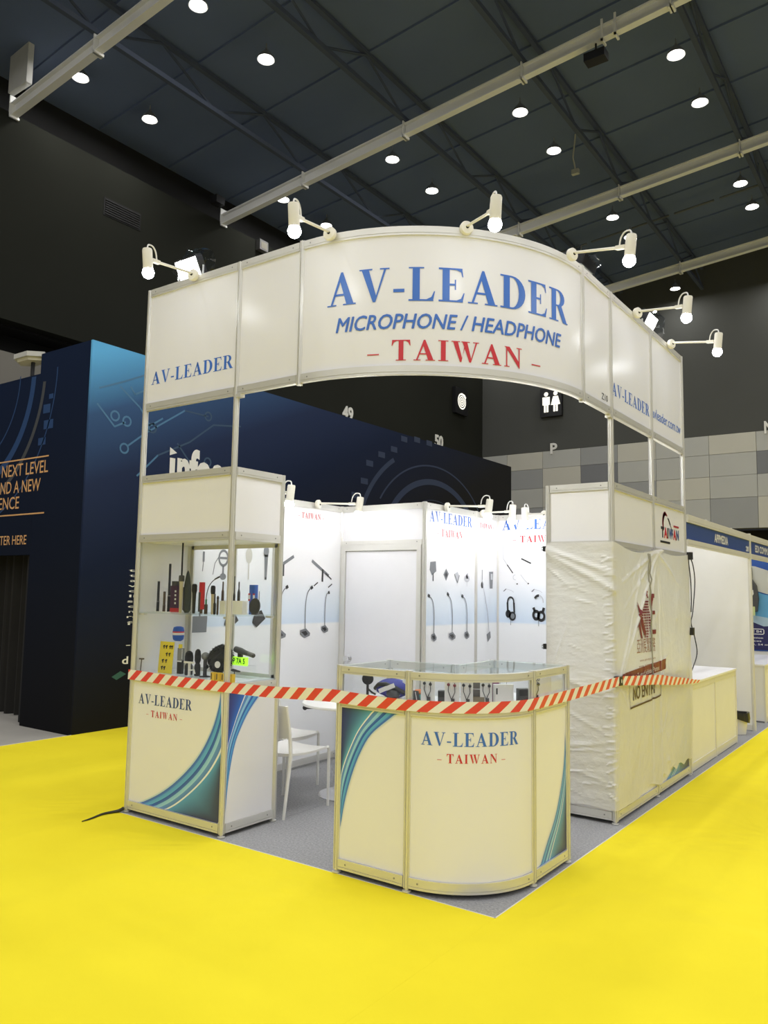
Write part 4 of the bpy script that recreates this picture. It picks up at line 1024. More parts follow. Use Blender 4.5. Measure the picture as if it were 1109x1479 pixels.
def clips():
    for i, (x, y, z, lab) in enumerate(((1.452, Y1-.005, 2.0, 'small black clip holding the plastic sheet at its top inner edge'), (1.452, Y1-.005, 1.245, 'small black clip on the sheet edge above the counter glass'))):
        c = thing('binder_clip', lab, 'clip', (x, y, z)); build('jaw', MB().box((-.012, -.03, -.02), (.012, .012, .02)), BLACK, c, local=True)
        build('wire', MB().tube([(-.006, -.03, .01), (-.006, -.06, .012), (-.006, -.06, -.012), (-.006, -.03, -.01)], .0025, 6), BLACKM, c, local=True)
    c = thing('binder_clip', 'black clip pinning the striped tape to the wrapped tower corner', 'clip', (2.005, 1.955, 1.028))
    build('jaw', MB().box((-.0, -.055, -.032), (.045, .010, .032)), BLACK, c, local=True)
    build('mark', MB().box((.0455, -.03, -.012), (.0465, -.014, .012)), WHITEP, c, local=True)
    c = thing('power_cable', 'black cable hanging down the far edge of the wrapped tower', 'cable', (XR+.04, Y3+.02, 1.9))
    pts = [(XR+.035, Y3+.03, 2.03), (XR+.06, Y3+.06, 1.95), (XR+.05, Y3+.16, 1.78), (XR+.04, Y3+.10, 1.5), (XR+.035, Y3+.05, 1.4), (XR+.04, Y3+.15, 1.26), (XR+.04, Y3+.22, 1.1), (XR+.03, Y3+.06, 0.95)]
    build('wire', MB().tube([tuple(p) for p in catmull(pts, 6)], .0048, 6), BLACK, c)
    pts = [(XR+.03, Y3+.02, 2.0), (XR+.045, Y3+.03, 1.8), (XR+.04, Y3+.06, 1.62), (XR+.04, Y3+.04, 1.5)]
    build('wire', MB().tube([tuple(p) for p in catmull(pts, 6)], .005, 6), BLACK, c)
    for z in (2.03, 1.32): build('plug', MB().box((XR+.022, Y3+.0, z-.035), (XR+.065, Y3+.055, z+.035)), BLACK, c)
    c = thing('cable_end', 'black cable end lying on the yellow carpet by the left tower', 'cable', (-1.1, -.2, 0))
    pts = [(-1.0, -.03, .03), (-1.03, -.06, .012), (-1.06, -.16, .008), (-1.03, -.28, .007), (-1.02, -.36, .006)]
    build('wire', MB().tube([tuple(p) for p in catmull(pts, 6)], [.014-.00045*k for k in range(25)], 6), BLACK, c)
clips()

# ------------------------------------------------------------------ red and white tape
def tape():
    m = bpy.data.materials.new('striped_tape'); m.use_nodes = True; nt = m.node_tree; N = nt.nodes; L = nt.links; b = N['Principled BSDF']
    b.inputs['Roughness'].default_value = 0.32
    uv = N.new('ShaderNodeUVMap'); uv.uv_map = 'UVMap'; sp = N.new('ShaderNodeSeparateXYZ'); L.new(uv.outputs[0], sp.inputs[0])
    a = N.new('ShaderNodeMath'); a.operation = 'MULTIPLY_ADD'; L.new(sp.outputs[1], a.inputs[0]); a.inputs[1].default_value = -0.60; L.new(sp.outputs[0], a.inputs[2])
    fr = N.new('ShaderNodeMath'); fr.operation = 'FRACT'; L.new(a.outputs[0], fr.inputs[0])
    gt = N.new('ShaderNodeMath'); gt.operation = 'GREATER_THAN'; gt.inputs[1].default_value = 0.5; L.new(fr.outputs[0], gt.inputs[0])
    mx = N.new('ShaderNodeMix'); mx.data_type = 'RGBA'; mx.inputs[6].default_value = (0.88, 0.86, 0.81, 1); mx.inputs[7].default_value = (0.78, 0.07, 0.05, 1)
    L.new(gt.outputs[0], mx.inputs[0]); L.new(mx.outputs[2], b.inputs['Base Color']); MATS['striped_tape'] = m
    xb, yb = CXc+CW, CYc+CR; R = CR+.030
    path = [(-1.035, .03, 1.0, .072), (-1.03, -.024, .998, .072), (-.6, -.028, .992, .072), (0.0, -.027, .987, .070), (.03, -.027, .987, .070), (.5, -.048, 1.0, .072), (.97, -.062, 1.02, .076), (1.2, -.062, 1.016, .07), (xb, yb-R, 1.016, .062)]
    for k in range(1, 10):
        t = PI/2*k/10; path.append((xb+R*math.sin(t), yb-R*math.cos(t), 1.017+.003*k/10, .063))
    path += [(xb+R, yb, 1.022, .064), (xb+R, 1.0, 1.018, .068), (2.052, 1.5, 1.028, .067), (2.045, Y1-.02, 1.028, .064), (2.046, Y1+.06, 1.022, .066), (2.055, 2.45, .995, .075), (2.055, 2.95, .955, .080), (2.05, 3.5, .90, .060), (2.045, 3.95, .862, .036), (2.04, 4.2, .845, .022)]
    mb = MB(); mb.uv = []; vs = []; u = 0; prev = None; P = []
    for i in range(len(path)-1):
        A, B = path[i], path[i+1]; n = max(1, int(math.dist(A[:2], B[:2])/.06))
        for k in range(n): P.append([A[j]+(B[j]-A[j])*k/n for j in range(4)])
    P.append(list(path[-1]))
    for i, (x, y, z, wd) in enumerate(P):
        if prev: u += math.dist((x, y), prev)/0.136
        prev = (x, y)
        tilt = .004*math.sin(i*.6)
        for k in range(3):
            v = k/2; mb.v.append((x+tilt*(v-.5)*.5, y+tilt*(v-.5), z+wd*(v-.5)+.002*math.sin(i*.45))); mb.uv.append((u, v))
    for i in range(len(P)-1):
        for k in range(2): mb.f.append((3*i+k, 3*i+3+k, 3*i+4+k, 3*i+1+k)); mb.m.append(0)
    o = build('barrier_tape', mb, m, None, loc=(0.5, -.05, 1.0), recalc=False, sharp=0)
    tag(o, 'red and white striped barrier tape strung across the front of the booth', 'tape')
tape()

# ------------------------------------------------------------------ arm spots and floodlights
def arm_spot(base, head, lab, grp, lit=None):
    base = Vector(base); head = Vector(head)
    t = thing('arm_spotlight', lab, 'lamp', base, 0, grp)
    d = (head-base); dn = d.normalized(); hz = Vector((d.x, d.y, 0)).normalized()
    build('clamp_disc', MB().lathe([(.012, -.02), (.040, -.018), (.044, -.010), (.044, .010), (.040, .016), (.012, .018)], 20, 0, aim(base+hz*.03, hz)), CREAM, t)
    build('screw', MB().lathe([(.010, 0), (.010, .006), (.004, .008)], 10, 0, aim(base+hz*.048, hz)), BLACKM, t)
    build('arm', MB().tube([base+hz*.04+Vector((0, 0, .01)), head-dn*.04], .0095, 10), CREAM, t)
    build('knuckle', MB().box((-.014, -.012, -.055), (.014, .012, .015), 0, aim(head-dn*.02, dn)), CREAM, t)
    up = Vector((hz.x*.12, hz.y*.12, 1)).normalized()
    can = build('lamp_can', MB().lathe([(.028, -.075), (.034, -.075), (.034, .055), (.030, .065), (.012, .067)], 18, 0, aim(head+hz*.035, up)), CREAM, t)
    b = build('bulb', MB().ball(tuple(head+hz*.035-up*.102), .041, 16), lit or BULBM, t); b['label'] = 'lit white bulb'
    h2 = head+hz*.035+up*.066
    pts = [h2, h2+Vector((0, 0, .03))-hz*.01, h2+Vector((0, 0, .035))-hz*.05, h2+Vector((0, 0, .005))-hz*.08, head-hz*.05+Vector((0, 0, .02))]
    build('lead', MB().tube([tuple(p) for p in catmull(pts, 5)], .0055, 6), WHITEP, t)
    return t
def floodlight(loc, rz, tilt, lit, lab, wrap=True, power=None):
    t = thing('floodlight', lab, 'lamp', loc, rz)
    R = Matrix.Rotation(tilt, 4, 'X')
    T = Matrix.Translation((0, 0, .16)) @ R
    build('housing', MB().rbox((-.13, -.09, -.03), (.13, .09, .03), .02, 0, T), BLACKM, t, local=True)
    mb = MB()
    for k in range(8): mb.box((-.115+.03*k, -.08, .03), (-.108+.03*k, .08, .055), 0, T)
    build('cooling_fins', mb, BLACKM, t, local=True)
    build('lens', MB().box((-.115, -.075, -.034), (.115, .075, -.030), 0, T), emitter('added_flood_led', (0.96, 0.975, 1.0), power) if power else emitter('flood_led', (1.0, 0.97, 0.92), 14.0) if lit else M('unlit_led', (0.75, 0.75, 0.7), 0.3), t, local=True)  # power is set only for the unseen floods added to brighten the booth
    build('bracket', MB().tube([(-.14, 0, .16), (-.14, 0, .02), (.14, 0, .02), (.14, 0, .16)], .008, 6), ALU, t, local=True)
    build('mount', MB().box((-.03, -.02, 0), (.03, .02, .03)), ALU, t, local=True)
    if not wrap: return t
    # crumpled clear bag wrapped round it
    mb = MB(); n = 14; vs = []; fs = []
    rr = random.Random(int(loc[0]*100)+5)
    for j in range(9):
        for k in range(n):
            a = 2*PI*k/n; p = PI*j/8; rad = 1+.22*rr.uniform(-1, 1)
            vs.append((.19*rad*math.sin(p)*math.cos(a)+.05, .13*rad*math.sin(p)*math.sin(a), .15-.14*rad*math.cos(p)))
    for j in range(8):
        for k in range(n): fs.append((j*n+k, j*n+(k+1) % n, (j+1)*n+(k+1) % n, (j+1)*n+k))
    build('plastic_wrap', mb.add(vs, fs), glass('wrap_film', (0.86, 0.88, 0.90), 0.8), t, local=True, sharp=20)
def lamps():
    ang = 0.80
    cb = (W1+RC*math.sin(ang), RC-RC*math.cos(ang)); ch = (W1+(RC+.47)*math.sin(ang+.02), RC-(RC+.47)*math.cos(ang+.02))
    g = None
    arm_spot((-.455, -.022, 3.962), (-.40, -.47, 3.915), 'white arm spotlight over the left end of the fascia, above the small blue lettering', g)
    arm_spot((.835, -.002, 3.955), (.93, -.45, 3.875), 'white arm spotlight at the left end of the curved fascia', g)
    arm_spot((cb[0], cb[1], 3.965), (ch[0], ch[1], 3.875), 'white arm spotlight over the middle of the curved fascia', g)
    arm_spot((XR+.02, 1.125, 3.95), (2.44, .985, 3.855), 'white arm spotlight at the right end of the curved fascia', g)
    arm_spot((XR+.02, 2.524, 3.965), (2.44, 2.335, 3.885), 'white arm spotlight over the right blue lettering of the fascia', g)
    arm_spot((XR+.02, 3.50, 3.965), (2.44, 3.33, 3.875), 'white arm spotlight at the far right end of the fascia', g)
    floodlight((-.66, .10, ZT-.02), math.radians(0), math.radians(-62), True, 'lit floodlight in clear wrap behind the left end of the fascia')
    floodlight((XR-.09, 3.22, ZT-.02), math.radians(90), math.radians(-62), True, 'lit floodlight in clear wrap behind the far right end of the fascia')
    floodlight((XR-.10, 1.62, ZT-.03), math.radians(90), math.radians(20), False, 'unlit floodlight bagged in crumpled clear plastic behind the narrow fascia panel')
    floodlight((.60, .27, ZT-.36), math.radians(208), math.radians(-50), True, 'added bare floodlight, unseen behind the curved fascia, aimed at the storage door', False, 125.0)  # this flood and the next: added out of view to brighten the inside walls
    floodlight((1.02, .38, ZT-.36), math.radians(196), math.radians(-50), True, 'added bare floodlight, unseen behind the curved fascia, aimed at the side posters', False, 125.0)
    # inside the booth
    arm_spot((-.975, 2.02, 2.48), (-.56, 2.13, 2.475), 'white arm spotlight on the left wall in front of the storage door', None, BULBI)
    arm_spot((-.975, 1.12, 2.48), (-.56, 1.16, 2.475), 'white arm spotlight on the left wall, half behind the showcase', None, BULBI)
    arm_spot((.02, 2.80, 2.48), (.44, 2.86, 2.475), 'white arm spotlight on the storage side wall over the wider poster', None, BULBI)
    arm_spot((.02, 3.56, 2.48), (.43, 3.40, 2.475), 'white arm spotlight on the storage side wall over the narrow poster', None, BULBI)
    arm_spot((.58, Y3-.02, 2.48), (.56, Y3-.45, 2.45), 'white arm spotlight on the back wall above the headphones', None, BULBI)
    HB = emitter('added_back_bulb', (0.97, 0.98, 1.0), 100.0); NB = emitter('added_stand_bulb', (0.97, 0.98, 1.0), 75.0)  # bulbs of the added, unseen spots only
    for y, q in ((2.66, 'near'), (3.2, 'far')):  # hidden spots added to lift the booth's inside walls
        arm_spot((1.455, y, 2.48), (1.30, y, 2.44), 'added white arm spotlight, unseen on the inner side of the wrapped tower, at its %s end' % q, 'added spots behind the wrapped tower', HB)
    for y, q in ((5.0, 'near'), (6.2, 'far')):  # hidden spots added to brighten the next stand's partition
        arm_spot((XR-.02, y, 2.42), (XR-.42, y, 2.385), 'added white arm spotlight, unseen behind the %s half of the next stand fascia' % q, 'added spots behind the next fascia', NB)
lamps()

# ------------------------------------------------------------------ chairs and table
def chairs():
    m = M('chair_white', (0.82, 0.81, 0.77), 0.38, 0, 0.02)
    def chair(lab, x, y, rz):
        t = thing('cafe_chair', lab, 'chair', (x, y, 0), rz)
        W = .215; yf, yb = .235, -.235
        for sx in (-1, 1):
            build('leg', MB().tube([(sx*W, yf, 0), (sx*W, yf, .425), (sx*W, yf-.02, .445)], [.011, .013, .013], 10), m, t, local=True)
            build('leg', MB().tube([(sx*W, yb-.03, 0), (sx*W, yb+.03, .44), (sx*W*.98, yb+.02, .6), (sx*W*.96, yb-.02, .80)], [.011, .015, .014, .012], 10), m, t, local=True)
        vs = []; fs = []; nx, ny = 10, 10
        for lay in (0, 1):
            for j in range(ny+1):
                for i in range(nx+1):
                    u = -1+2*i/nx; v = j/ny
                    z = .455-.022*math.sin(PI*v)*(1-.3*u*u)-.012*(1-u*u)-.016*lay*(1+.8*(1-u*u))-(.018*max(0, v-.85)/.15*.6)
                    vs.append((u*W, yb+.03+(yf-yb-.03)*v, z))
        K = (nx+1)*(ny+1)
        for j in range(ny):
            for i in range(nx):
                a = j*(nx+1)+i; fs.append((a, a+1, a+nx+2, a+nx+1)); fs.append((K+a, K+a+nx+1, K+a+nx+2, K+a+1))
        edge = [i for i in range(nx+1)]+[(j)*(nx+1)+nx for j in range(1, ny+1)]+[ny*(nx+1)+i for i in range(nx-1, -1, -1)]+[j*(nx+1) for j in range(ny-1, 0, -1)]
        for k in range(len(edge)): a, b = edge[k], edge[(k+1) % len(edge)]; fs.append((a, K+a, K+b, b))
        build('seat', MB().add(vs, fs), m, t, local=True)
        vs = []; fs = []
        for lay in (0, 1):
            for j in range(7):
                for i in range(9):
                    u = -1+2*i/8; v = j/6; z = .565+.235*v; y = yb+.028-.05*v-.018*(1-u*u)+.010*lay; vs.append((u*W*.96, y, z-.03*(1-u*u)*(1-v)*.5))
        K = 63
        for j in range(6):
            for i in range(8):
                a = j*9+i; fs.append((a, a+1, a+10, a+9)); fs.append((K+a, K+a+9, K+a+10, K+a+1))
        edge = list(range(9))+[j*9+8 for j in range(1, 7)]+[54+i for i in range(7, -1, -1)]+[j*9 for j in range(5, 0, -1)]
        for k in range(len(edge)): a, b = edge[k], edge[(k+1) % len(edge)]; fs.append((a, K+a, K+b, b))
        build('backrest', MB().add(vs, fs), m, t, local=True)
        return t
    chair('white café chair nearest the left showcase, its back towards the aisle', -.172, .825, 0)
    chair('white café chair against the left wall, facing the round table', -.668, 1.285, -PI/2)
    t = thing('round_table', 'round white café table on a disc foot, half hidden behind the counter', 'table', (-.03, 1.42, 0))
    build('tabletop', MB().lathe([(.37, .715), (.395, .718), (.40, .728), (.398, .738), (.385, .742)], 48), WHITEP, t, local=True)
    build('stem', MB().lathe([(.10, .02), (.035, .035), (.03, .06), (.03, .68), (.06, .70), (.10, .714)], 20), CHROME, t, local=True)
    build('foot', MB().lathe([(.25, 0), (.255, .004), (.25, .010), (.12, .020), (.10, .024)], 40), M('foot_steel', (0.72, 0.72, 0.74), 0.2, 0.7), t, local=True)
    build('knob', MB().tube([(-.16, -.16, .70), (-.26, -.25, .695)], .012, 8).ball((-.27, -.26, .695), .020, 10), BLACK, t, local=True)
chairs()

# ------------------------------------------------------------------ neighbouring stands
def neighbours():
    cream = M('shell_scheme_frame', (0.76, 0.74, 0.66), 0.4, 0.15, 0.03)
    bluep = M('fascia_blue', (0.035, 0.075, 0.26), 0.45, 0, 0.05)
    wl = WHITEP
    def fascia(lab, y0, y1, text, ty0, ty1, num=None):
        t = thing('stand_fascia', lab, 'sign', (XR, (y0+y1)/2, 2.14))
        pth = inset((XR, y0), (XR, y1), .025)
        for a, b in ((2.36, 2.435), (2.135, 2.195)): build('rail', MB().sweep(pth, rail_prof(a, b, .02)), cream, t)
        p = build('blue_panel', MB().sweep(pth, [(-.006, 2.195), (.006, 2.195), (.006, 2.36), (-.006, 2.36)]), bluep, t)
        ps = sans(text, ty0, ty1, 2.235, 0.085, 0.012)
        if num: ps += sans(num, y1-.24, y1-.08, 2.22, 0.055, 0.01)
        decal('lettering', heavy(WHITEP, ps, .006), SX(XR+.006), p)
        return t
    fascia('blue shell scheme fascia lettered APPMEDIA on the next stand', Y3+.055, 7.0, 'APPMEDIA', 5.15, 5.78, '28')
    fascia('blue shell scheme fascia of the second stand along the aisle', 7.0, 10.0, 'EDI COMMUNICATIONS', 7.35, 9.2)
    def ppost(lab, x, y):
        o = build('stand_post', post_mb(x, y, 0.0, 2.45), cream, None, loc=(x, y, 0)); tag(o, lab, 'post')
    ppost('cream aluminium post between the two neighbouring stands', XR, 7.0)
    def wall(lab, a, b, y, lit=True):
        t = thing('stand_partition', lab, 'partition', ((a+b)/2, y, 0))
        n = int(round((b-a)/.99)); xs = [a+(b-a)*k/n for k in range(n+1)]
        for k, x in enumerate(xs[:-1]): build('post', post_mb(x, y, 0, 2.45), cream, t)
        for k in range(n):
            pth = inset((xs[k], y), (xs[k+1], y), .021)
            build('panel', MB().sweep(pth, [(-.004, .07), (.004, .07), (.004, 2.39), (-.004, 2.39)]), WHITEP, t)
            build('rail', MB().sweep(pth, rail_prof(2.39, 2.45)), cream, t); build('rail', MB().sweep(pth, rail_prof(.01, .07)), cream, t)
        return t
    wall('plain white partition at the far end of the first neighbouring stand', -1.0, XR, 7.0)
    wall('white partition carrying the blue poster in the second stand', -1.0, XR, 10.0)
    # long walls behind the stands
    t = thing('stand_partition', 'white rear partition along the back of the neighbouring stands', 'partition', (-1, 7, 0))
    ys = [Y3+.05+k*.99 for k in range(7)]
    for k in range(6):
        pth = inset((-1.0, ys[k]), (-1.0, ys[k+1]), .021)
        build('post', post_mb(-1.0, ys[k], 0, 2.45), cream, t) if abs(ys[k]-7.0) > .1 else None
        build('panel', MB().sweep(pth, [(-.004, .07), (.004, .07), (.004, 2.39), (-.004, 2.39)]), WHITEP, t); build('rail', MB().sweep(pth, rail_prof(2.39, 2.45)), cream, t)
    # low counters
    def low(lab, y0, y1, h, n, x0=1.53):
        t = thing('stand_counter', lab, 'counter', (1.75, (y0+y1)/2, 0))
        x1 = XR+.005
        ys = [y0+(y1-y0)*k/n for k in range(n+1)]
        for y in ys:
            build('post', MB().box((x1-.022, y-.016, 0), (x1, y+.016, h-.02)), cream, t)
            build('post', MB().box((x0, y-.016, 0), (x0+.022, y+.016, h-.02)), cream, t)
        for k in range(n):
            build('rail', MB().box((x1-.020, ys[k]+.016, h-.075), (x1-.002, ys[k+1]-.016, h-.02)), cream, t); build('rail', MB().box((x1-.020, ys[k]+.016, .01), (x1-.002, ys[k+1]-.016, .085)), cream, t)
            build('panel', MB().box((x1-.016, ys[k]+.016, .085), (x1-.008, ys[k+1]-.016, h-.075)), WHITEP, t)
        for y in (y0, y1): build('side_panel', MB().box((x0+.022, y-.006, .02), (x1-.022, y+.006, h-.02)), WHITEP, t)
        build('countertop', MB().box((x0-.01, y0-.02, h-.02), (x1+.008, y1+.02, h)), WHITE, t)
    low('low white counter of the next stand, right of the wrapped tower', Y3+.10, 6.0, .835, 2)
    low('low white counter of the second stand, cut by the right edge', 7.78, 9.7, .76, 2)
    # poster
    t = thing('wall_poster', 'blue and white poster with white lettering on the second stand wall', 'poster', (1.3, 9.98, .82))
    s = SY(9.985)
    PB = M('poster_blue', (0.025, 0.10, 0.45), 0.4, 0, 0.15, 3); PN = M('poster_navy', (0.02, 0.02, 0.10), 0.4); PS = M('poster_sky', (0.12, 0.38, 0.68), 0.4, 0, 0.15, 3); PL = M('poster_pale', (0.62, 0.63, 0.60), 0.4, 0, 0.08, 5); PK = M('poster_cloud', (0.40, 0.55, 0.68), 0.4, 0, 0.15, 4)
    build('sheet', MB().box((.30, 9.986, .80), (1.95, 9.992, 2.38)), PB, t)
    a = [(x, z) for x, z in ((.30, 1.95), (1.0, 2.2), (1.5, 2.14), (1.95, 1.98), (1.95, 1.62), (1.6, 1.72), (1.2, 1.85), (.3, 1.5))]
    decal('print', [(PL, [a]), (PS, [[(.30, 1.5), (1.2, 1.85), (1.6, 1.70), (1.95, 1.62), (1.95, 1.15), (.30, 1.15)]]), (PK, [[(.3, 1.32), (1.2, 1.40), (1.95, 1.28), (1.95, 1.12), (.3, 1.12)]]), (PN, [[(.30, .82), (1.95, .82), (1.95, 1.22), (1.6, 1.19), (1.45, 1.25), (1.2, 1.20), (.3, 1.28)]]),
                    (WHITEP, [p for p in stroke([(1.2, 1.145), (1.585, 1.145), (1.60, 1.13), (1.60, 1.08), (1.585, 1.065), (1.2, 1.065)], .012)]),
                    (WHITEP, sans('ZONE B4', 1.25, 1.57, 1.09, .034, .01)+sans('transmission', 1.22, 1.585, .995, .026, .01)+sans('devices', 1.30, 1.56, .945, .026, .01)+sans('5, 54 million km', 1.43, 1.93, .89, .026, .01))], s, t, .008)
    # backpack hung in front of it
    t = thing('hanging_bag', 'black drawstring bag with a pale green tag hanging before the blue poster', 'bag', (1.38, 9.90, 1.42))
    prof = [(1.30, 1.45), (1.28, 1.65), (1.30, 1.85), (1.36, 1.93), (1.47, 1.93), (1.53, 1.83), (1.555, 1.62), (1.53, 1.42), (1.42, 1.40)]
    mb = MB(); n = len(prof)
    for yy, sc_ in ((9.965, .94), (9.93, 1.0), (9.875, .94)):
        for x, z in prof: mb.v.append((1.42+(x-1.42)*sc_, yy, 1.66+(z-1.66)*sc_))
    for j in range(2):
        for k in range(n): mb.f.append((j*n+k, j*n+(k+1) % n, (j+1)*n+(k+1) % n, (j+1)*n+k)); mb.m.append(0)
    mb.f += [tuple(range(n)), tuple(range(2*n, 3*n))]; mb.m += [0, 0]
    build('body', mb, DGREY, t)
    for dx in (0, .05): build('strap', MB().tube([(1.40+dx, 9.93, 1.92), (1.42+dx*.6, 9.95, 2.02), (1.43+dx*.3, 9.972, 2.12)], .012, 6), BLACK, t)
    build('tag', MB().box((1.40, 9.865, 1.36), (1.50, 9.872, 1.50)), M('tag_green', (0.58, 0.66, 0.30), 0.5), t)
    decal('mark', [(WHITEP, stroke([(1.47, 1.76), (1.475, 1.70), (1.45, 1.665), (1.42, 1.67)], .022))], SY(9.875), t, .004)
    # waste bin with a black liner
    t = thing('waste_bin', 'cream waste bin with a black liner folded over its rim', 'bin', (1.86, 6.66, 0))
    build('bucket', MB().lathe([(.085, 0), (.09, .003), (.115, .24), (.119, .245), (.112, .245), (.085, .01)], 24), CREAM, t, local=True)
    mb = MB(); n = 28; vs = []; fs = []
    for j, (r, z) in enumerate(((.10, .20), (.108, .258), (.122, .262), (.130, .235), (.128, .19))):
        for k in range(n):
            a = 2*PI*k/n; w_ = abs(.010*math.sin(5*a+j)+.006*math.sin(9*a)); dz = -.05*max(0, math.cos(a-.2)) if j > 2 else .004*math.sin(3*a); vs.append(((r+w_*(j > 1))*math.cos(a), (r+w_*(j > 1))*math.sin(a), z+dz))
    for j in range(4):
        for k in range(n): fs.append((j*n+k, j*n+(k+1) % n, (j+1)*n+(k+1) % n, (j+1)*n+k))
    build('liner', mb.add(vs, fs), M('liner_black', (0.02, 0.02, 0.02), 0.3, 0, 0.2), t, local=True)
neighbours()

# ------------------------------------------------------------------ wares in the left showcase
def ware(name, lab, cat, loc, parts, rz=0, tilt=None, group=None, w=1.0):
    t = thing(name, lab, cat, loc, rz, group); t.scale = (w, w, 1)
    if tilt: t.rotation_euler = (tilt[0], tilt[1], rz)
    for p in parts: build(p[0], p[1], p[2], t, local=True)
    return t
def L(prof, n=16): return MB().lathe(prof, n)
def wares():
    zs = 1.4655
    BRN = M('brown_metal', (0.10, 0.075, 0.055), 0.4, 0.4); GOLD = M('champagne_metal', (0.62, 0.55, 0.36), 0.35, 0.5); PLUM = M('plum_cloth', (0.075, 0.03, 0.07), 0.7, 0, 0.2); REDP = M('red_cloth', (0.55, 0.03, 0.04), 0.55, 0, 0.15); CHAR = M('charcoal_fleece', (0.06, 0.068, 0.064), 0.9, 0, 0.3, 30, 0.6, 120)
    BLU = M('blue_cloth', (0.03, 0.12, 0.52), 0.55, 0, 0.12); YEL = M('yellow_board', (0.85, 0.66, 0.04), 0.5, 0, 0.03); BEI = M('beige_metal', (0.55, 0.48, 0.36), 0.4, 0.3)
    def tubemic(lab, x, y, h, r, m, col=None):
        return ware('shotgun_microphone', lab, 'microphone', (x, y, zs), [('body', L([(r, 0), (r, h*.35), (r*.86, h*.36), (r*.86, h-.004), (r*.7, h)]), m), ('ring', L([(r*1.04, h*.33), (r*1.04, h*.345)]), CHROME), ('base', L([(r*1.5, -.0), (r*1.5, .004)]), WHITEP)])
    tubemic('short slim black shotgun microphone nearest the left end of the glass shelf', -.915, .13, .232, .011, BLACKM)
    tubemic('stubby brown tube microphone second from the left on the glass shelf', -.842, .13, .155, .011, BRN)
    tubemic('tall slim black shotgun microphone third from the left on the glass shelf', -.79, .13, .365, .0105, BLACKM)
    ware('carry_pouch', 'plum cloth pouch with a red base on the glass shelf', 'pouch', (-.85, .24, zs), [('body', MB().rbox((-.055, -.03, .03), (.055, .03, .20), .018), PLUM), ('base', MB().rbox((-.052, -.032, 0), (.052, .032, .03), .018), REDP), ('neck', MB().rbox((-.03, -.02, .20), (.03, .02, .235), .012), DGREY),
         ('lacing', MB().box((.030, -.032, .06), (.046, -.030, .075)).box((.030, -.032, .09), (.046, -.030, .105)).box((.030, -.032, .12), (.046, -.030, .135)).box((.030, -.032, .15), (.046, -.030, .165)), WHITEP)])
    ware('long_microphone', 'tallest microphone on the glass shelf, black tube on a champagne grip', 'microphone', (-.655, .13, zs), [('grip', L([(.017, 0), (.019, .02), (.026, .22), (.027, .232)]), GOLD), ('collar', L([(.033, .232), (.036, .238), (.036, .272), (.030, .278)]), DGREY), ('tube', L([(.011, .278), (.011, .525), (.009, .53)]), BLACKM)], w=0.58)
    ware('fleece_windscreen', 'tall charcoal fleece windscreen with a dark spine on the glass shelf', 'windscreen', (-0.655, 0.19, zs), [('cover', L([(.030, 0), (.055, .02), (.060, .12), (.050, .20), (.030, .27), (.018, .30), (.008, .31)], 18), CHAR), ('spine', L([(.020, 0), (.022, .2), (.020, .28), (.006, .315)], 10).box((-.02, -.062, .02), (.012, -.04, .19)), DGREY)], w=0.52)
    def handmic(lab, x, y, h, rb, rh, body, head):
        rb *= .65; rh *= .65
        return ware('handheld_microphone', lab, 'microphone', (x, y, zs), [('grip', L([(rb*.72, 0), (rb*.8, .01), (rb*1.0, h*.66), (rb*1.15, h*.70)]), body), ('head', L([(rh*.8, h*.70), (rh, h*.76), (rh, h*.93), (rh*.85, h*.98), (rh*.5, h)]), head), ('ring', L([(rh*1.06, h*.80), (rh*1.06, h*.82)]), BLACKM)])
    handmic('black handheld microphone beside the charcoal windscreen', -.508, .13, .215, .022, .030, BLACK, FOAM)
    ware('carry_pouch', 'bright red pouch with a black side on the glass shelf', 'pouch', (-0.465, 0.165, zs), [('body', MB().rbox((-.040, -.02, .03), (.042, .02, .228), .014), REDP), ('side', MB().rbox((-.041, -.024, .012), (.0, .0, .155), .008), DGREY), ('stand', L([(.018, 0), (.018, .035)], 12), BRN)], w=0.58)
    g = catmull([(0, 0, .06), (0, 0, .12), (.02, 0, .19), (.06, 0, .235), (.115, 0, .262)], 6)
    ware('gooseneck_microphone', 'thin gooseneck microphone curving right above the glass shelf', 'microphone', (-.378, .13, zs), [('base', L([(.013, 0), (.013, .065), (.009, .07)], 12), BRN), ('neck', MB().tube([tuple(p) for p in g], .003, 6), DGREY), ('capsule', MB().tube([(.085, 0, .251), (.13, 0, .268)], [.005, .0065], 8), BLACK), ('label_sleeve', L([(.0065, .07), (.0065, .105)], 8), M('sleeve_green', (0.05, 0.22, 0.10), 0.5))])
    handmic('beige handheld microphone with a black head on the glass shelf', -.298, .12, .205, .020, .026, BEI, FOAM)
    ware('pencil_microphone', 'slim black pencil microphone in front of the beige one', 'microphone', (-.243, .09, zs), [('body', L([(.010, 0), (.014, .008), (.014, .075), (.007, .085), (.006, .145), (.004, .148)], 12), BLACK)], w=0.7)
    ware('pencil_microphone', 'slim brown pencil microphone left of the corner post', 'microphone', (-.213, .09, zs), [('body', L([(.009, 0), (.010, .01), (.010, .118), (.008, .128), (.005, .132)], 12), BRN), ('cap', L([(.011, .112), (.011, .122)], 10), BLACK)], w=0.8)
    ware('display_block', 'white display block left of the corner post on the glass shelf', 'block', (-0.305, 0.24, zs), [('block', MB().rbox((-.055, -.04, 0), (.055, .04, .095), .004), WHITEP)], w=0.52)
    ware('pencil_microphone', 'grey pencil microphone on the left white block', 'microphone', (-0.325, 0.24, zs+.0955), [('body', L([(.013, 0), (.014, .005), (.013, .07), (.008, .078), (.007, .138), (.005, .14)], 12), BRN)], w=0.75)
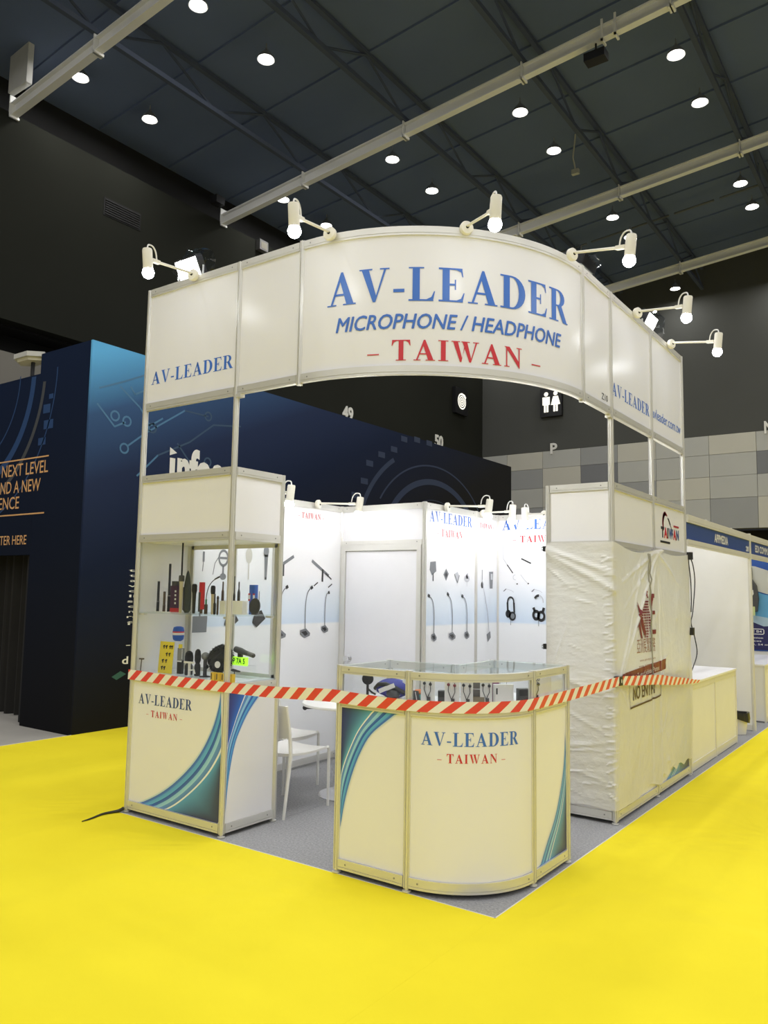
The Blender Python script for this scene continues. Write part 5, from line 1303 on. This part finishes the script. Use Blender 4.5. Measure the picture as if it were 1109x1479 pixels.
    ware('display_block', 'white display block right of the corner post on the glass shelf', 'block', (-0.19, 0.28, zs), [('block', MB().rbox((-.105, -.05, 0), (.105, .05, .097), .004), WHITEP)], w=0.52)
    ware('pencil_microphone', 'tall thin black microphone on the right white block', 'microphone', (-0.226, 0.26, zs+.0975), [('body', L([(.012, 0), (.012, .04), (.006, .06), (.005, .175), (.003, .18)], 12), BLACKM)], w=0.65)
    ware('pencil_microphone', 'bottle shaped black microphone on the right white block', 'microphone', (-0.18, 0.26, zs+.0975), [('body', L([(.013, 0), (.015, .006), (.015, .06), (.006, .085), (.006, .135), (.004, .138)], 12), BLACK)], w=0.75)
    st = MB().box((-.045, -.0365, .095), (-.018, -.0335, .155)).box((.018, -.0365, .095), (.045, -.0335, .155))
    ware('blue_windscreen', 'tall blue sleeve with red and white bands on the right of the glass shelf', 'windscreen', (-0.155, 0.385, zs), [('body', MB().rbox((-.055, -.034, 0), (.055, .034, .215), .024), BLU), ('bands', MB().rbox((-.0555, -.0345, .11), (-.022, -.033, .14), .0005).rbox((.022, -.0345, .11), (.0555, -.033, .14), .0005), M('band_white', (0.8, 0.78, 0.76), 0.5)), ('red_bands', MB().box((-.0555, -.0346, .14), (-.02, -.0336, .152)).box((.02, -.0346, .14), (.0555, -.0336, .152)).box((-.0555, -.0346, .098), (-.02, -.0336, .11)).box((.02, -.0346, .098), (.0555, -.0336, .11)), RED)], w=0.6)
    ware('foam_disc', 'round black foam disc leaning before the blue sleeve', 'windscreen', (-.055, .30, zs), [('disc', MB().lathe([(.02, -.014), (.056, -.012), (.06, 0), (.056, .012), (.02, .014)], 24, 0, aim((0, 0, .0605), (0.1, -1, .12))), FOAM), ('foot', MB().box((-.03, -.012, 0), (.03, .012, .008)), DGREY)], w=0.78)
    # lower deck
    zd = 1.0065
    ware('clip_microphone', 'tiny T shaped clip microphone standing at the left of the lower deck', 'microphone', (-0.962, 0.04, zd), [('stem', MB().tube([(-.01, 0, 0), (.0, 0, .105)], .004, 6), BRN), ('bar', MB().tube([(-.025, 0, .106), (.025, 0, .108)], .0055, 8), BRN), ('foot', L([(.02, 0), (.02, .004)], 12), BLACK)])
    pins = MB()
    board = [('board', MB().rbox((-.125, -.004, 0), (.125, .004, .235), .003), YEL), ('acrylic_back', MB().box((-.135, .0045, 0), (.135, .009, .245)), GLASS)]
    t = ware('clip_board', 'yellow card displaying rows of small black clip microphones', 'display card', (-.845, .165, zd), board, 0, (math.radians(-4), 0), None, .64)
    k = 0
    for z, xs in ((.20, (-.045, .0, .065, .098)), (.145, (.015, .065)), (.095, (-.045, .015)), (.043, (-.05, -.005))):
        for x in xs:
            q = MB().tube([(x-.012, -.010, z), (x+.014, -.010, z+.005)], .0055, 6).box((x-.003, -.012, z-.018), (x+.004, -.005, z+.004)); build('clip', q, BLACK, t, local=True)
    ware('wireless_pack', 'black wireless pack standing under a grey one on the lower deck', 'transmitter', (-0.735, 0.22, zd), [('body', MB().rbox((-.036, -.018, 0), (.036, .018, .10), .006), BLACK), ('trim', MB().box((-.037, -.019, .088), (.037, -.016, .098)), WHITEP)], w=0.72)
    ware('wireless_pack', 'grey wireless pack with a yellow tag stacked on the black one', 'transmitter', (-0.733, 0.22, zd+.1005), [('body', MB().rbox((-.038, -.018, 0), (.038, .018, .09), .006), M('grey_shell', (0.26, 0.26, 0.24), 0.5)), ('tag', MB().box((-.02, -.019, .088), (.005, .012, .118)), YEL), ('edge', MB().box((.034, -.0185, .01), (.0385, -.015, .085)), WHITEP)], w=0.72)
    ware('acrylic_riser', 'clear acrylic riser behind the grey pack', 'stand', (-0.89, 0.32, zd), [('block', MB().box((-.07, -.03, 0), (.07, .03, .232)), GLASS)], w=0.7)
    ware('blue_pouch', 'round cornered blue pouch with a red and white stripe on the clear riser', 'pouch', (-0.89, 0.32, zd+.2325), [('body', MB().lathe([(.03, 0), (.050, .01), (.056, .03), (.056, .08), (.048, .105), (.02, .112)], 20), BLU), ('stripe', MB().lathe([(.0565, .046), (.0575, .05), (.0575, .062), (.0565, .066)], 20), M('stripe_white', (0.82, 0.75, 0.74), 0.5)), ('red_stripe', MB().lathe([(.0572, .064), (.058, .066), (.058, .072), (.0572, .074)], 20), RED)], w=0.78)
    def oval(lab, x, y, h, r, m=FOAM):
        r *= .76
        return ware('foam_windscreen', lab, 'windscreen', (x, y, zd), [('foam', L([(r*.55, h*.45), (r*.95, h*.58), (r, h*.75), (r*.8, h*.93), (r*.35, h)], 18), m), ('grip', L([(r*.8, 0), (r*.95, .006), (r*.9, h*.4), (r*.6, h*.48)], 16), BLACK)])
    oval('fat oval black windscreen, left of the pair on the lower deck', -.617, .20, .176, .042)
    oval('taller black windscreen, right of the pair on the lower deck', -.522, .20, .195, .032)
    ware('table_microphone', 'grey headed table microphone beside the black windscreens', 'microphone', (-.440, .20, zd), [('head', MB().ball((0, 0, .148), .030, 16), M('grille_grey', (0.22, 0.22, 0.21), 0.5, 0.5)), ('stem', MB().tube([(0, 0, .008), (.0, 0, .12)], .014, 10), DGREY), ('foot', L([(.04, 0), (.04, .006), (.015, .010)], 16), BLACK), ('joint', MB().ball((.02, -.01, .075), .02, 10), BLACK)])
    ware('desk_clip', 'small white clamp stand in front of the foam windscreens', 'clamp', (-.495, .10, zd), [('upright', MB().box((-.008, -.006, .008), (.008, .006, .10)), CREAM), ('crossbar', MB().box((-.055, -.008, .10), (.045, .008, .112)), CREAM), ('foot', L([(.034, 0), (.034, .005), (.012, .02)], 16), GLASS), ('arm', MB().tube([(.0, 0, .05), (.05, 0, .056), (.06, 0, .03)], .006, 6), CREAM)])
    # fluffy camera microphone
    ware('fluffy_microphone', 'big fluffy black camera microphone with a round white sticker', 'microphone', (-.335, .25, zd), [('stand', L([(.05, 0), (.05, .01), (.02, .02), (.02, .05)], 16), BLACK)])
    t = bpy.data.objects[[o.name for o in bpy.data.objects if o.name.startswith('fluffy_microphone')][-1]]
    mb = MB(); rr = random.Random(4); n = 18; m_ = 14
    for j in range(m_+1):
        for k in range(n):
            a = 2*PI*k/n; p = PI*j/m_; rad = 1+.10*rr.uniform(-1, 1)
            mb.v.append((.105*rad*math.sin(p)*math.cos(a), .07*rad*math.sin(p)*math.sin(a), .135-.095*rad*math.cos(p)+.02*math.cos(a)*math.sin(p)))
    for j in range(m_):
        for k in range(n): mb.f.append((j*n+k, j*n+(k+1) % n, (j+1)*n+(k+1) % n, (j+1)*n+k)); mb.m.append(0)
    for k in range(420):   # tufts
        a = rr.uniform(0, 2*PI); p = math.acos(rr.uniform(-1, 1)); d = Vector((math.sin(p)*math.cos(a), math.sin(p)*math.sin(a), -math.cos(p)))
        q = Vector((.105*d.x, .07*d.y, .135+.095*d.z+.02*math.cos(a)*math.sin(p))); e = q+d*rr.uniform(.008, .02)+Vector((0, 0, -.004)); o_ = d.orthogonal().normalized()*.004
        mb.add([q-o_, q+o_, e], [(0, 1, 2)])
    build('fur', mb, M('black_fur', (0.025, 0.026, 0.026), 0.85, 0, 0.35, 60), t, local=True, sharp=0)
    build('sticker', MB().lathe([(.024, 0), (.024, .002)], 20, 0, aim((.055, -.078, .10), (.2, -1, 0))), WHITEP, t, local=True)
    ware('tilted_microphone', 'black and grey microphone leaning out right of the corner post', 'microphone', (-.215, .33, zd+.148), [('body', MB().lathe([(.022, 0), (.024, .06), (.018, .10), (.016, .19), (.012, .195)], 14, 0, aim((-.05, 0, .055), (1, 0, -.20))), DGREY), ('tail', MB().lathe([(.0165, .10), (.0175, .115), (.0165, .185)], 14, 0, aim((-.05, 0, .055), (1, 0, -.20))), M('grey_tube', (0.16, 0.16, 0.155), 0.4, 0.4)), ('holder', MB().box((-.02, -.008, 0), (.02, .008, .045)), BLACK)])
    NEO = emitter('lit_green_panel', (0.45, 1.0, 0.04), 0.85)
    t = ware('led_sign', 'lit neon green sign with dark digits on a clear block', 'sign', (-.225, .34, zd+.09), [('panel', MB().box((-.07, -.012, 0), (.07, .012, .058)), NEO)])
    decal('digits', [(M('ink_dark_green', (0.02, 0.10, 0.01), 0.5), sans('P 7A 5', -.286, -.164, zd+.102, .036, .035))], SY(.34-.012), t, .001)
    ware('acrylic_riser', 'clear acrylic block under the neon green sign', 'stand', (-.205, .35, zd), [('block', MB().box((-.09, -.05, 0), (.09, .05, .0895)), GLASS)])
    ware('clip_microphone', 'black clip microphone lying on a post right of the corner post', 'microphone', (-.155, .22, zd), [('post', MB().tube([(0, 0, 0), (0, 0, .06)], .004, 6), DGREY), ('body', MB().tube([(-.03, 0, .065), (-.012, 0, .065), (.055, 0, .06)], [.008, .011, .0055], 8), BLACK)])
    for i, (x, lab) in enumerate(((-.225, 'yellow box first in the row along the front of the lower deck'), (-.170, 'yellow box second in the row along the front of the lower deck'), (-.115, 'yellow box third in the row, behind the corner post'), (-.045, 'yellow box last in the row, right of the corner post'))):
        ware('yellow_box', lab, 'box', (x, .09, zd), [('body', MB().rbox((-.019, -.016, 0), (.019, .016, .056), .003), M('orange_yellow', (0.86, 0.55, 0.03), 0.45)), ('label_strip', MB().box((-.012, -.0168, .01), (-.004, -.0160, .05)), BLACK)])
    # counter wares
    zc = 1.0025
    ware('pop_filter', 'round black pop filter on a short stand in the glass counter', 'microphone', (1.07, .16, zc), [('disc', MB().lathe([(.02, -.008), (.032, -.008), (.036, 0), (.032, .008), (.02, .008)], 24, 0, aim((0, 0, .108), (.55, -.8, 0))), FOAM), ('stem', MB().tube([(0, 0, .006), (0, 0, .075)], .008, 8), BLACK), ('foot', L([(.028, 0), (.028, .006), (.01, .012)], 16), BLACK), ('branch', MB().tube([(0, 0, .05), (.035, 0, .028), (.06, 0, .02)], .006, 6), BLACK)])
    BPU = M('violet_blue_cloth', (0.045, 0.05, 0.30), 0.6, 0, 0.15)
    mb = MB(); rr = random.Random(9); n = 20
    for j in range(9):
        for k in range(n):
            a = 2*PI*k/n; p = PI*j/8; rad = 1+.06*rr.uniform(-1, 1); mb.v.append((.12*rad*math.sin(p)*math.cos(a), .07*rad*math.sin(p)*math.sin(a), max(0, .058-.058*rad*math.cos(p))))
    for j in range(8):
        for k in range(n): mb.f.append((j*n+k, j*n+(k+1) % n, (j+1)*n+(k+1) % n, (j+1)*n+k)); mb.m.append(0)
    t = ware('headset_bag', 'blue and black padded headset bag with two white tags in the counter', 'bag', (1.215, .22, zc), [('body', mb, BPU), ('zip_band', MB().tube([(-.115, -.02, .05), (-.06, -.06, .082), (.0, -.07, .088), (.06, -.06, .07), (.11, -.03, .04)], .013, 8), BLACK), ('side_pocket', MB().ball((.04, -.045, .035), .045, 14, 0, None, .7), DGREY),
        ('tag', MB().box((-.03, -.005, 0), (.03, .0, .026), 0, Matrix.Translation((-.0, -.092, .045)) @ Matrix.Rotation(-.4, 4, 'Y')), WHITEP), ('tag', MB().box((-.03, -.005, 0), (.03, .0, .026), 0, Matrix.Translation((.055, -.092, .066)) @ Matrix.Rotation(-.4, 4, 'Y')), WHITEP)])
    ware('white_disc', 'white disc standing by the counter front post', 'disc', (1.325, .24, zc), [('disc', MB().lathe([(.006, 0), (.040, 0), (.042, .003), (.040, .006), (.006, .006)], 28, 0, aim((0, 0, .095), (.5, -.8, .1))), WHITEP), ('hub', MB().lathe([(.010, .0065), (.010, .0075)], 14, 0, aim((0, 0, .095), (.5, -.8, .1))), M('hub_violet', (0.35, 0.25, 0.45), 0.4)), ('stand', MB().box((-.015, -.02, 0), (.015, .02, .055)), GLASS)])
    ware('wrapped_cable', 'coiled orange lead on a teal pad in the counter', 'cable', (1.395, .25, zc+.036), [('coil', MB().lathe([(.02, 0), (.034, .004), (.036, .014), (.03, .024), (.018, .026)], 18), M('orange_rubber', (0.75, 0.20, 0.05), 0.5)), ('tie', MB().box((.02, -.006, -.0), (.038, .006, .028)), BLACK)])
    ware('teal_pad', 'teal pad under the orange lead in the counter', 'pad', (1.395, .25, zc), [('pad', MB().rbox((-.045, -.045, 0), (.045, .045, .035), .01), M('teal_foam', (0.10, 0.36, 0.33), 0.7))])
    ware('leaflet_rack', 'dark leaflet leaning beside the teal pad', 'leaflet', (1.43, .15, zc), [('sheet', MB().box((-.035, -.002, 0), (.035, .002, .075), 0, Matrix.Rotation(.35, 4, 'X')), DGREY), ('edge', MB().box((.012, -.003, 0), (.016, -.002, .07), 0, Matrix.Rotation(.35, 4, 'X')), WHITEP)])
    def card(lab, x, y, w_, h, rz, colr=WHITEP, bud=BLACK):
        loops = MB().tube([(-.018, -.006, h-.01), (-.02, -.010, h*.6), (-.004, -.010, h*.3), (.0, -.008, .02)], .0022, 6).tube([(.016, -.006, h-.01), (.018, -.010, h*.55), (.002, -.010, h*.3), (.0, -.008, .02)], .0022, 6)
        ring = MB()
        for dx in (-.5, -.17, .17, .5):
            ring.tube([(dx*w_*.8+.006*math.cos(a), -.004, h+.004+.006*math.sin(a)) for a in [k*PI/4 for k in range(9)]], .0018, 5)
        return ware('earphone_card', lab, 'earphones', (x, y, zc), [('card', MB().box((-w_/2, -.0015, 0), (w_/2, .0015, h)), colr), ('hook', ring, BLACKM), ('lead', loops, BLACK), ('earbud', MB().ball((-.019, -.012, h-.02), .009, 10), bud), ('earbud', MB().ball((.017, -.012, h-.024), .009, 10), bud), ('plug', MB().box((-.004, -.012, .012), (.016, -.004, .04)), DGREY)], rz, None, None)
    DR = M('dark_red_shell', (0.20, 0.03, 0.04), 0.4)
    card('white earphone card with a black bud, first from the counter front post', 1.515, .15, .085, .137, .3)
    ware('soft_case', 'dark grey soft case between the first two earphone cards', 'case', (1.60, .22, zc), [('body', MB().rbox((-.05, -.025, 0), (.05, .025, .075), .014), DGREY), ('flap', MB().rbox((-.047, -.027, .04), (.047, -.02, .07), .003), BLACK)], .4)
    card('white earphone card with dark red buds, second from the counter front post', 1.665, .17, .085, .14, .4, WHITEP, DR)
    W_ = M('weathered_wood', (0.25, 0.20, 0.13), 0.6, 0, 0.2)
    ware('wooden_stand', 'brown wooden stand with two dark plates among the earphone cards', 'stand', (1.735, .32, zc), [('base', MB().box((-.05, -.03, 0), (.05, .03, .045)), W_), ('plate', MB().box((-.04, -.012, .048), (.04, .012, .085)), M('plate_grey', (0.13, 0.12, 0.11), 0.5)), ('plate', MB().box((-.04, -.012, .09), (.04, .012, .128)), MATS['plate_grey'])], .6)
    card('white earphone card with two black buds, third from the counter front post', 1.735, .22, .07, .138, .5)
    card('pale earphone card standing close to the wooden stand', 1.80, .33, .07, .135, .6)
    ware('plum_pack', 'narrow plum blister pack between the pale cards', 'pack', (1.815, .41, zc), [('card', MB().box((-.025, -.003, 0), (.025, .003, .125)), M('plum_card', (0.30, 0.14, 0.22), 0.5)), ('blister', MB().rbox((-.018, -.015, .03), (.018, -.003, .09), .004), GLASS)], .7)
    ware('white_headset_box', 'wide white headset box, brightest item in the counter', 'box', (1.86, .43, zc), [('box', MB().rbox((-.06, -.02, 0), (.06, .02, .115), .012), WHITEP), ('clasp', MB().box((-.05, -.022, .06), (-.042, -.019, .095)), BLACK), ('hook', MB().tube([(-.02, 0, .115), (-.02, 0, .135), (.02, 0, .135), (.02, 0, .115)], .002, 5), CHROME)], .8)
    ware('soft_case', 'slate soft case beside the wide white box', 'case', (1.93, .56, zc), [('body', MB().rbox((-.045, -.025, 0), (.045, .025, .085), .016), DGREY), ('flap', MB().rbox((-.042, -.027, .045), (.042, -.02, .08), .003), BLACK)], .9)
    card('white earphone card near the right counter post', 1.955, .66, .06, .128, 1.0)
    ware('price_card', 'blank white card standing in the right end of the counter', 'card', (1.945, .80, zc), [('card', MB().box((-.055, -.0015, 0), (.055, .0015, .13)), CREAM), ('foot', MB().box((-.03, -.015, 0), (.03, .015, .004)), GLASS)], .9)
wares()

# ------------------------------------------------------------------ hall signs and fittings
def hall_items():
    WL = M('sign_white', (0.72, 0.71, 0.66), 0.5)
    def num(text, surf, s0, s1, z, cap, loc, lab):
        o = decal('wall_number', [(WL, sans(text, s0, s1, z, cap, 0.03))], surf, None, 0.01)
        # give the characters some depth
        me = o.data; bm = bmesh.new(); bm.from_mesh(me)
        bmesh.ops.remove_doubles(bm, verts=bm.verts[:], dist=1e-4)
        r = bmesh.ops.extrude_face_region(bm, geom=bm.faces[:]); d = surf(0, 0, .03)-surf(0, 0, 0)
        bmesh.ops.translate(bm, verts=[v for v in r['geom'] if isinstance(v, bmesh.types.BMVert)], vec=d)
        l = Vector(loc); bmesh.ops.translate(bm, verts=bm.verts[:], vec=-l); bm.to_mesh(me); bm.free(); o.location = l
        tag(o, lab, 'number')
    num('49', SX(-11), 14.90, 15.42, 6.93, .40, (-11, 15.1, 7), 'white wall number reading forty-nine, nearer of the two on the left wall')
    num('50', SX(-11), 20.30, 20.86, 6.93, .42, (-11, 20.6, 7), 'white wall number reading fifty, farther of the two on the left wall')
    num('P', SY(23.95), -8.07, -7.80, 6.94, .38, (-8, 23.9, 7), 'white letter P on the dark far wall')
    num('N', SY(23.95), -.64, -.36, 6.96, .38, (-.5, 23.9, 7), 'white letter N on the dark far wall at the right edge')
    LITW = emitter('lit_sign_white', (1.0, 0.97, 0.86), 0.75)
    bx = M('sign_box_black', (0.008, 0.008, 0.009), 0.4)
    t = thing('hose_reel_sign', 'lit hose reel sign on a black box on the left wall', 'sign', (-11, 22.0, 8.9))
    build('box', MB().box((-10.99, 21.55, 8.42), (-10.85, 22.50, 9.42)), bx, t)
    sp = ring2(22.02, 8.92, .25, .31, 50, 410, 36)+stroke([(22.02-.02, 9.21), (22.22, 9.19), (22.32, 9.10)], .07)+ring2(22.02, 8.92, .16, .215, 0, 360, 30)+ring2(22.02, 8.92, .075, .13, 0, 360, 24)+disc2(22.02, 8.92, .045, .045, 16)
    decal('symbol', [(LITW, sp)], SX(-10.85), t, .004)
    t = thing('toilet_sign', 'lit toilet sign with man and woman figures on the far wall', 'sign', (-8, 23.9, 8.9))
    build('box', MB().box((-8.42, 23.78, 8.35), (-7.55, 23.94, 9.45)), bx, t)
    def fig(x, wom):
        p = disc2(x, 9.22, .085, .085, 16)
        if wom: p += [[(x-.10, 9.11), (x+.10, 9.11), (x+.19, 8.78), (x-.19, 8.78)]]
        else: p += [rect(x-.15, 8.80, x+.15, 9.11)]
        return p+[rect(x-.09, 8.52, x-.012, 8.84), rect(x+.012, 8.52, x+.09, 8.84)]
    decal('symbol', [(LITW, fig(-8.17, 0)+fig(-7.79, 1))], SY(23.78), t, .004)
    # downlights in view
    lens = emitter('lit_downlight_lens', (1.0, 0.98, 0.93), 9.0); hous = M('downlight_housing', (0.30, 0.30, 0.29), 0.4, 0.5)
    cols = {-10.0: 'first row from the dark left wall', -6.45: 'second row from the dark left wall', -3.08: 'third row from the dark left wall', 0.2: 'fourth row from the dark left wall'}
    gaps = {4.87: 'just beyond the nearest cream beam', 6.6: 'further beyond the nearest cream beam', 10.95: 'just beyond the second cream beam', 12.75: 'further beyond the second cream beam', 16.75: 'just beyond the third cream beam', 18.2: 'further beyond the third cream beam', 22.9: 'beyond the farthest cream beam'}
    zr = lambda x: 12.25+0.09*(x+11)
    proto = None
    for (x, y) in sorted(SEEN):
        lab = 'lit round downlight %s, %s' % (gaps[y], cols[x])
        z = 12.0
        if proto is None:
            t = thing('ceiling_downlight', lab, 'lamp', (x, y, z), 0, 'hall downlights')
            build('housing', MB().lathe([(.168, .02), (.172, -.0), (.155, .06), (.09, .14), (.04, .18), (.03, .22)], 20), hous, t, local=True)
            build('lens', MB().lathe([(.150, .012), (.150, .002), (.135, -.004)], 20), lens, t, local=True)
            build('hanger', MB().tube([(0, 0, .2), (0, 0, .34)], .012, 6), hous, t, local=True)
            proto = t
        else:
            t = proto.copy(); COL.objects.link(t); t.location = (x, y, z); t['label'] = lab
            for ch in list(proto.children):
                if ch.type != 'MESH': continue
                c = ch.copy(); COL.objects.link(c); c.parent = t
        for ch in t.children:
            if ch.name.startswith('hanger'): ch.scale = (1, 1, 1)
        lo = hall_light(0, 0, -.012); lo.parent = t
    # small fittings
    t = thing('hanging_speaker', 'grey flat panel speaker hung near the ceiling at the top left', 'speaker', (-10.6, 3.95, 11.9))
    build('cabinet', MB().box((-10.95, 3.85, 11.55), (-10.35, 4.0, 12.2)), M('speaker_grey', (0.55, 0.55, 0.52), 0.6), t) if False else build('cabinet', MB().box((-.33, -.06, -.42), (.33, .06, .42)), M('speaker_grey', (0.55, 0.55, 0.52), 0.6), t, local=True)
    build('yoke', MB().tube([(0, .06, .42), (0, .06, .9)], .02, 6), BLACKM, t, local=True)
    t = thing('wall_floodlight', 'small unlit floodlight high on the dark left wall', 'lamp', (-10.9, 11.12, 11.0))
    build('housing', MB().box((-.08, -.16, -.14), (.08, .16, .14)), M('flood_grey', (0.10, 0.10, 0.095), 0.5), t, local=True)
    build('lens', MB().box((.08, -.11, -.09), (.085, .11, .09)), M('flood_lens_pale', (0.16, 0.15, 0.11), 0.3), t, local=True)
    build('bracket', MB().box((-.1, -.03, -.03), (-.08, .03, .25)), BLACKM, t, local=True)
    t = thing('wall_camera', 'dark box camera high on the left wall near the roof', 'camera', (-10.85, 9.4, 11.55))
    build('housing', MB().box((-.1, -.14, -.1), (.14, .14, .1)), BLACKM, t, local=True); build('arm', MB().box((-.16, -.03, -.03), (-.1, .03, .12)), BLACKM, t, local=True)
    t = thing('roof_sensor', 'small pale bracket and box hanging under the dark roof', 'sensor', (-3.05, 14.0, 12.05))
    build('box', MB().box((-.09, -.05, -.06), (.09, .05, .06)), M('sensor_pale', (0.42, 0.42, 0.36), 0.5), t, local=True)
    build('stem', MB().tube([(.0, 0, .06), (-.03, -.08, .35), (.05, -.1, .96)], .02, 6), MATS['sensor_pale'], t, local=True)
    t = thing('hanging_fixture', 'dark bracketed fixture below the second cream beam', 'fixture', (-.95, 9.77, 11.72))
    build('body', MB().box((-.2, -.12, -.08), (.2, .12, .08)), BLACKM, t, local=True); build('stem', MB().tube([(0, 0, .08), (0, 0, .275)], .02, 6), BLACKM, t, local=True)
hall_items()

# ------------------------------------------------------------------ repeats share a group phrase
GROUPS = {'arm_spotlight': 'white arm spotlights on the stands', 'cafe_chair': 'white café chairs in the booth', 'showcase_tower': 'showcase towers of the booth', 'booth_partition': 'printed walls of the booth',
          'storage_partition': 'walls of the storage room', 'binder_clip': 'black clips on the plastic sheet', 'floodlight': 'floodlights', 'stand_fascia': 'blue fascias along the aisle',
          'stand_partition': 'partitions of the neighbouring stands', 'stand_counter': 'low counters of the neighbouring stands', 'shotgun_microphone': 'slim tube microphones on the glass shelf',
          'carry_pouch': 'pouches on the glass shelf', 'handheld_microphone': 'handheld microphones on the glass shelf', 'pencil_microphone': 'pencil microphones on the glass shelf',
          'display_block': 'white display blocks', 'clip_microphone': 'clip microphones on the lower deck', 'wireless_pack': 'stacked wireless packs', 'acrylic_riser': 'clear risers on the lower deck',
          'foam_windscreen': 'foam windscreens on the lower deck', 'yellow_box': 'yellow boxes along the deck front', 'earphone_card': 'earphone cards in the counter', 'soft_case': 'soft cases in the counter', 'wall_number': 'characters on the hall walls'}
import re
for o in bpy.data.objects:
    if o.parent is None and o.get('category') and not o.get('group'):
        g = GROUPS.get(re.sub(r'\.\d+$', '', o.name))
        if g: o['group'] = g
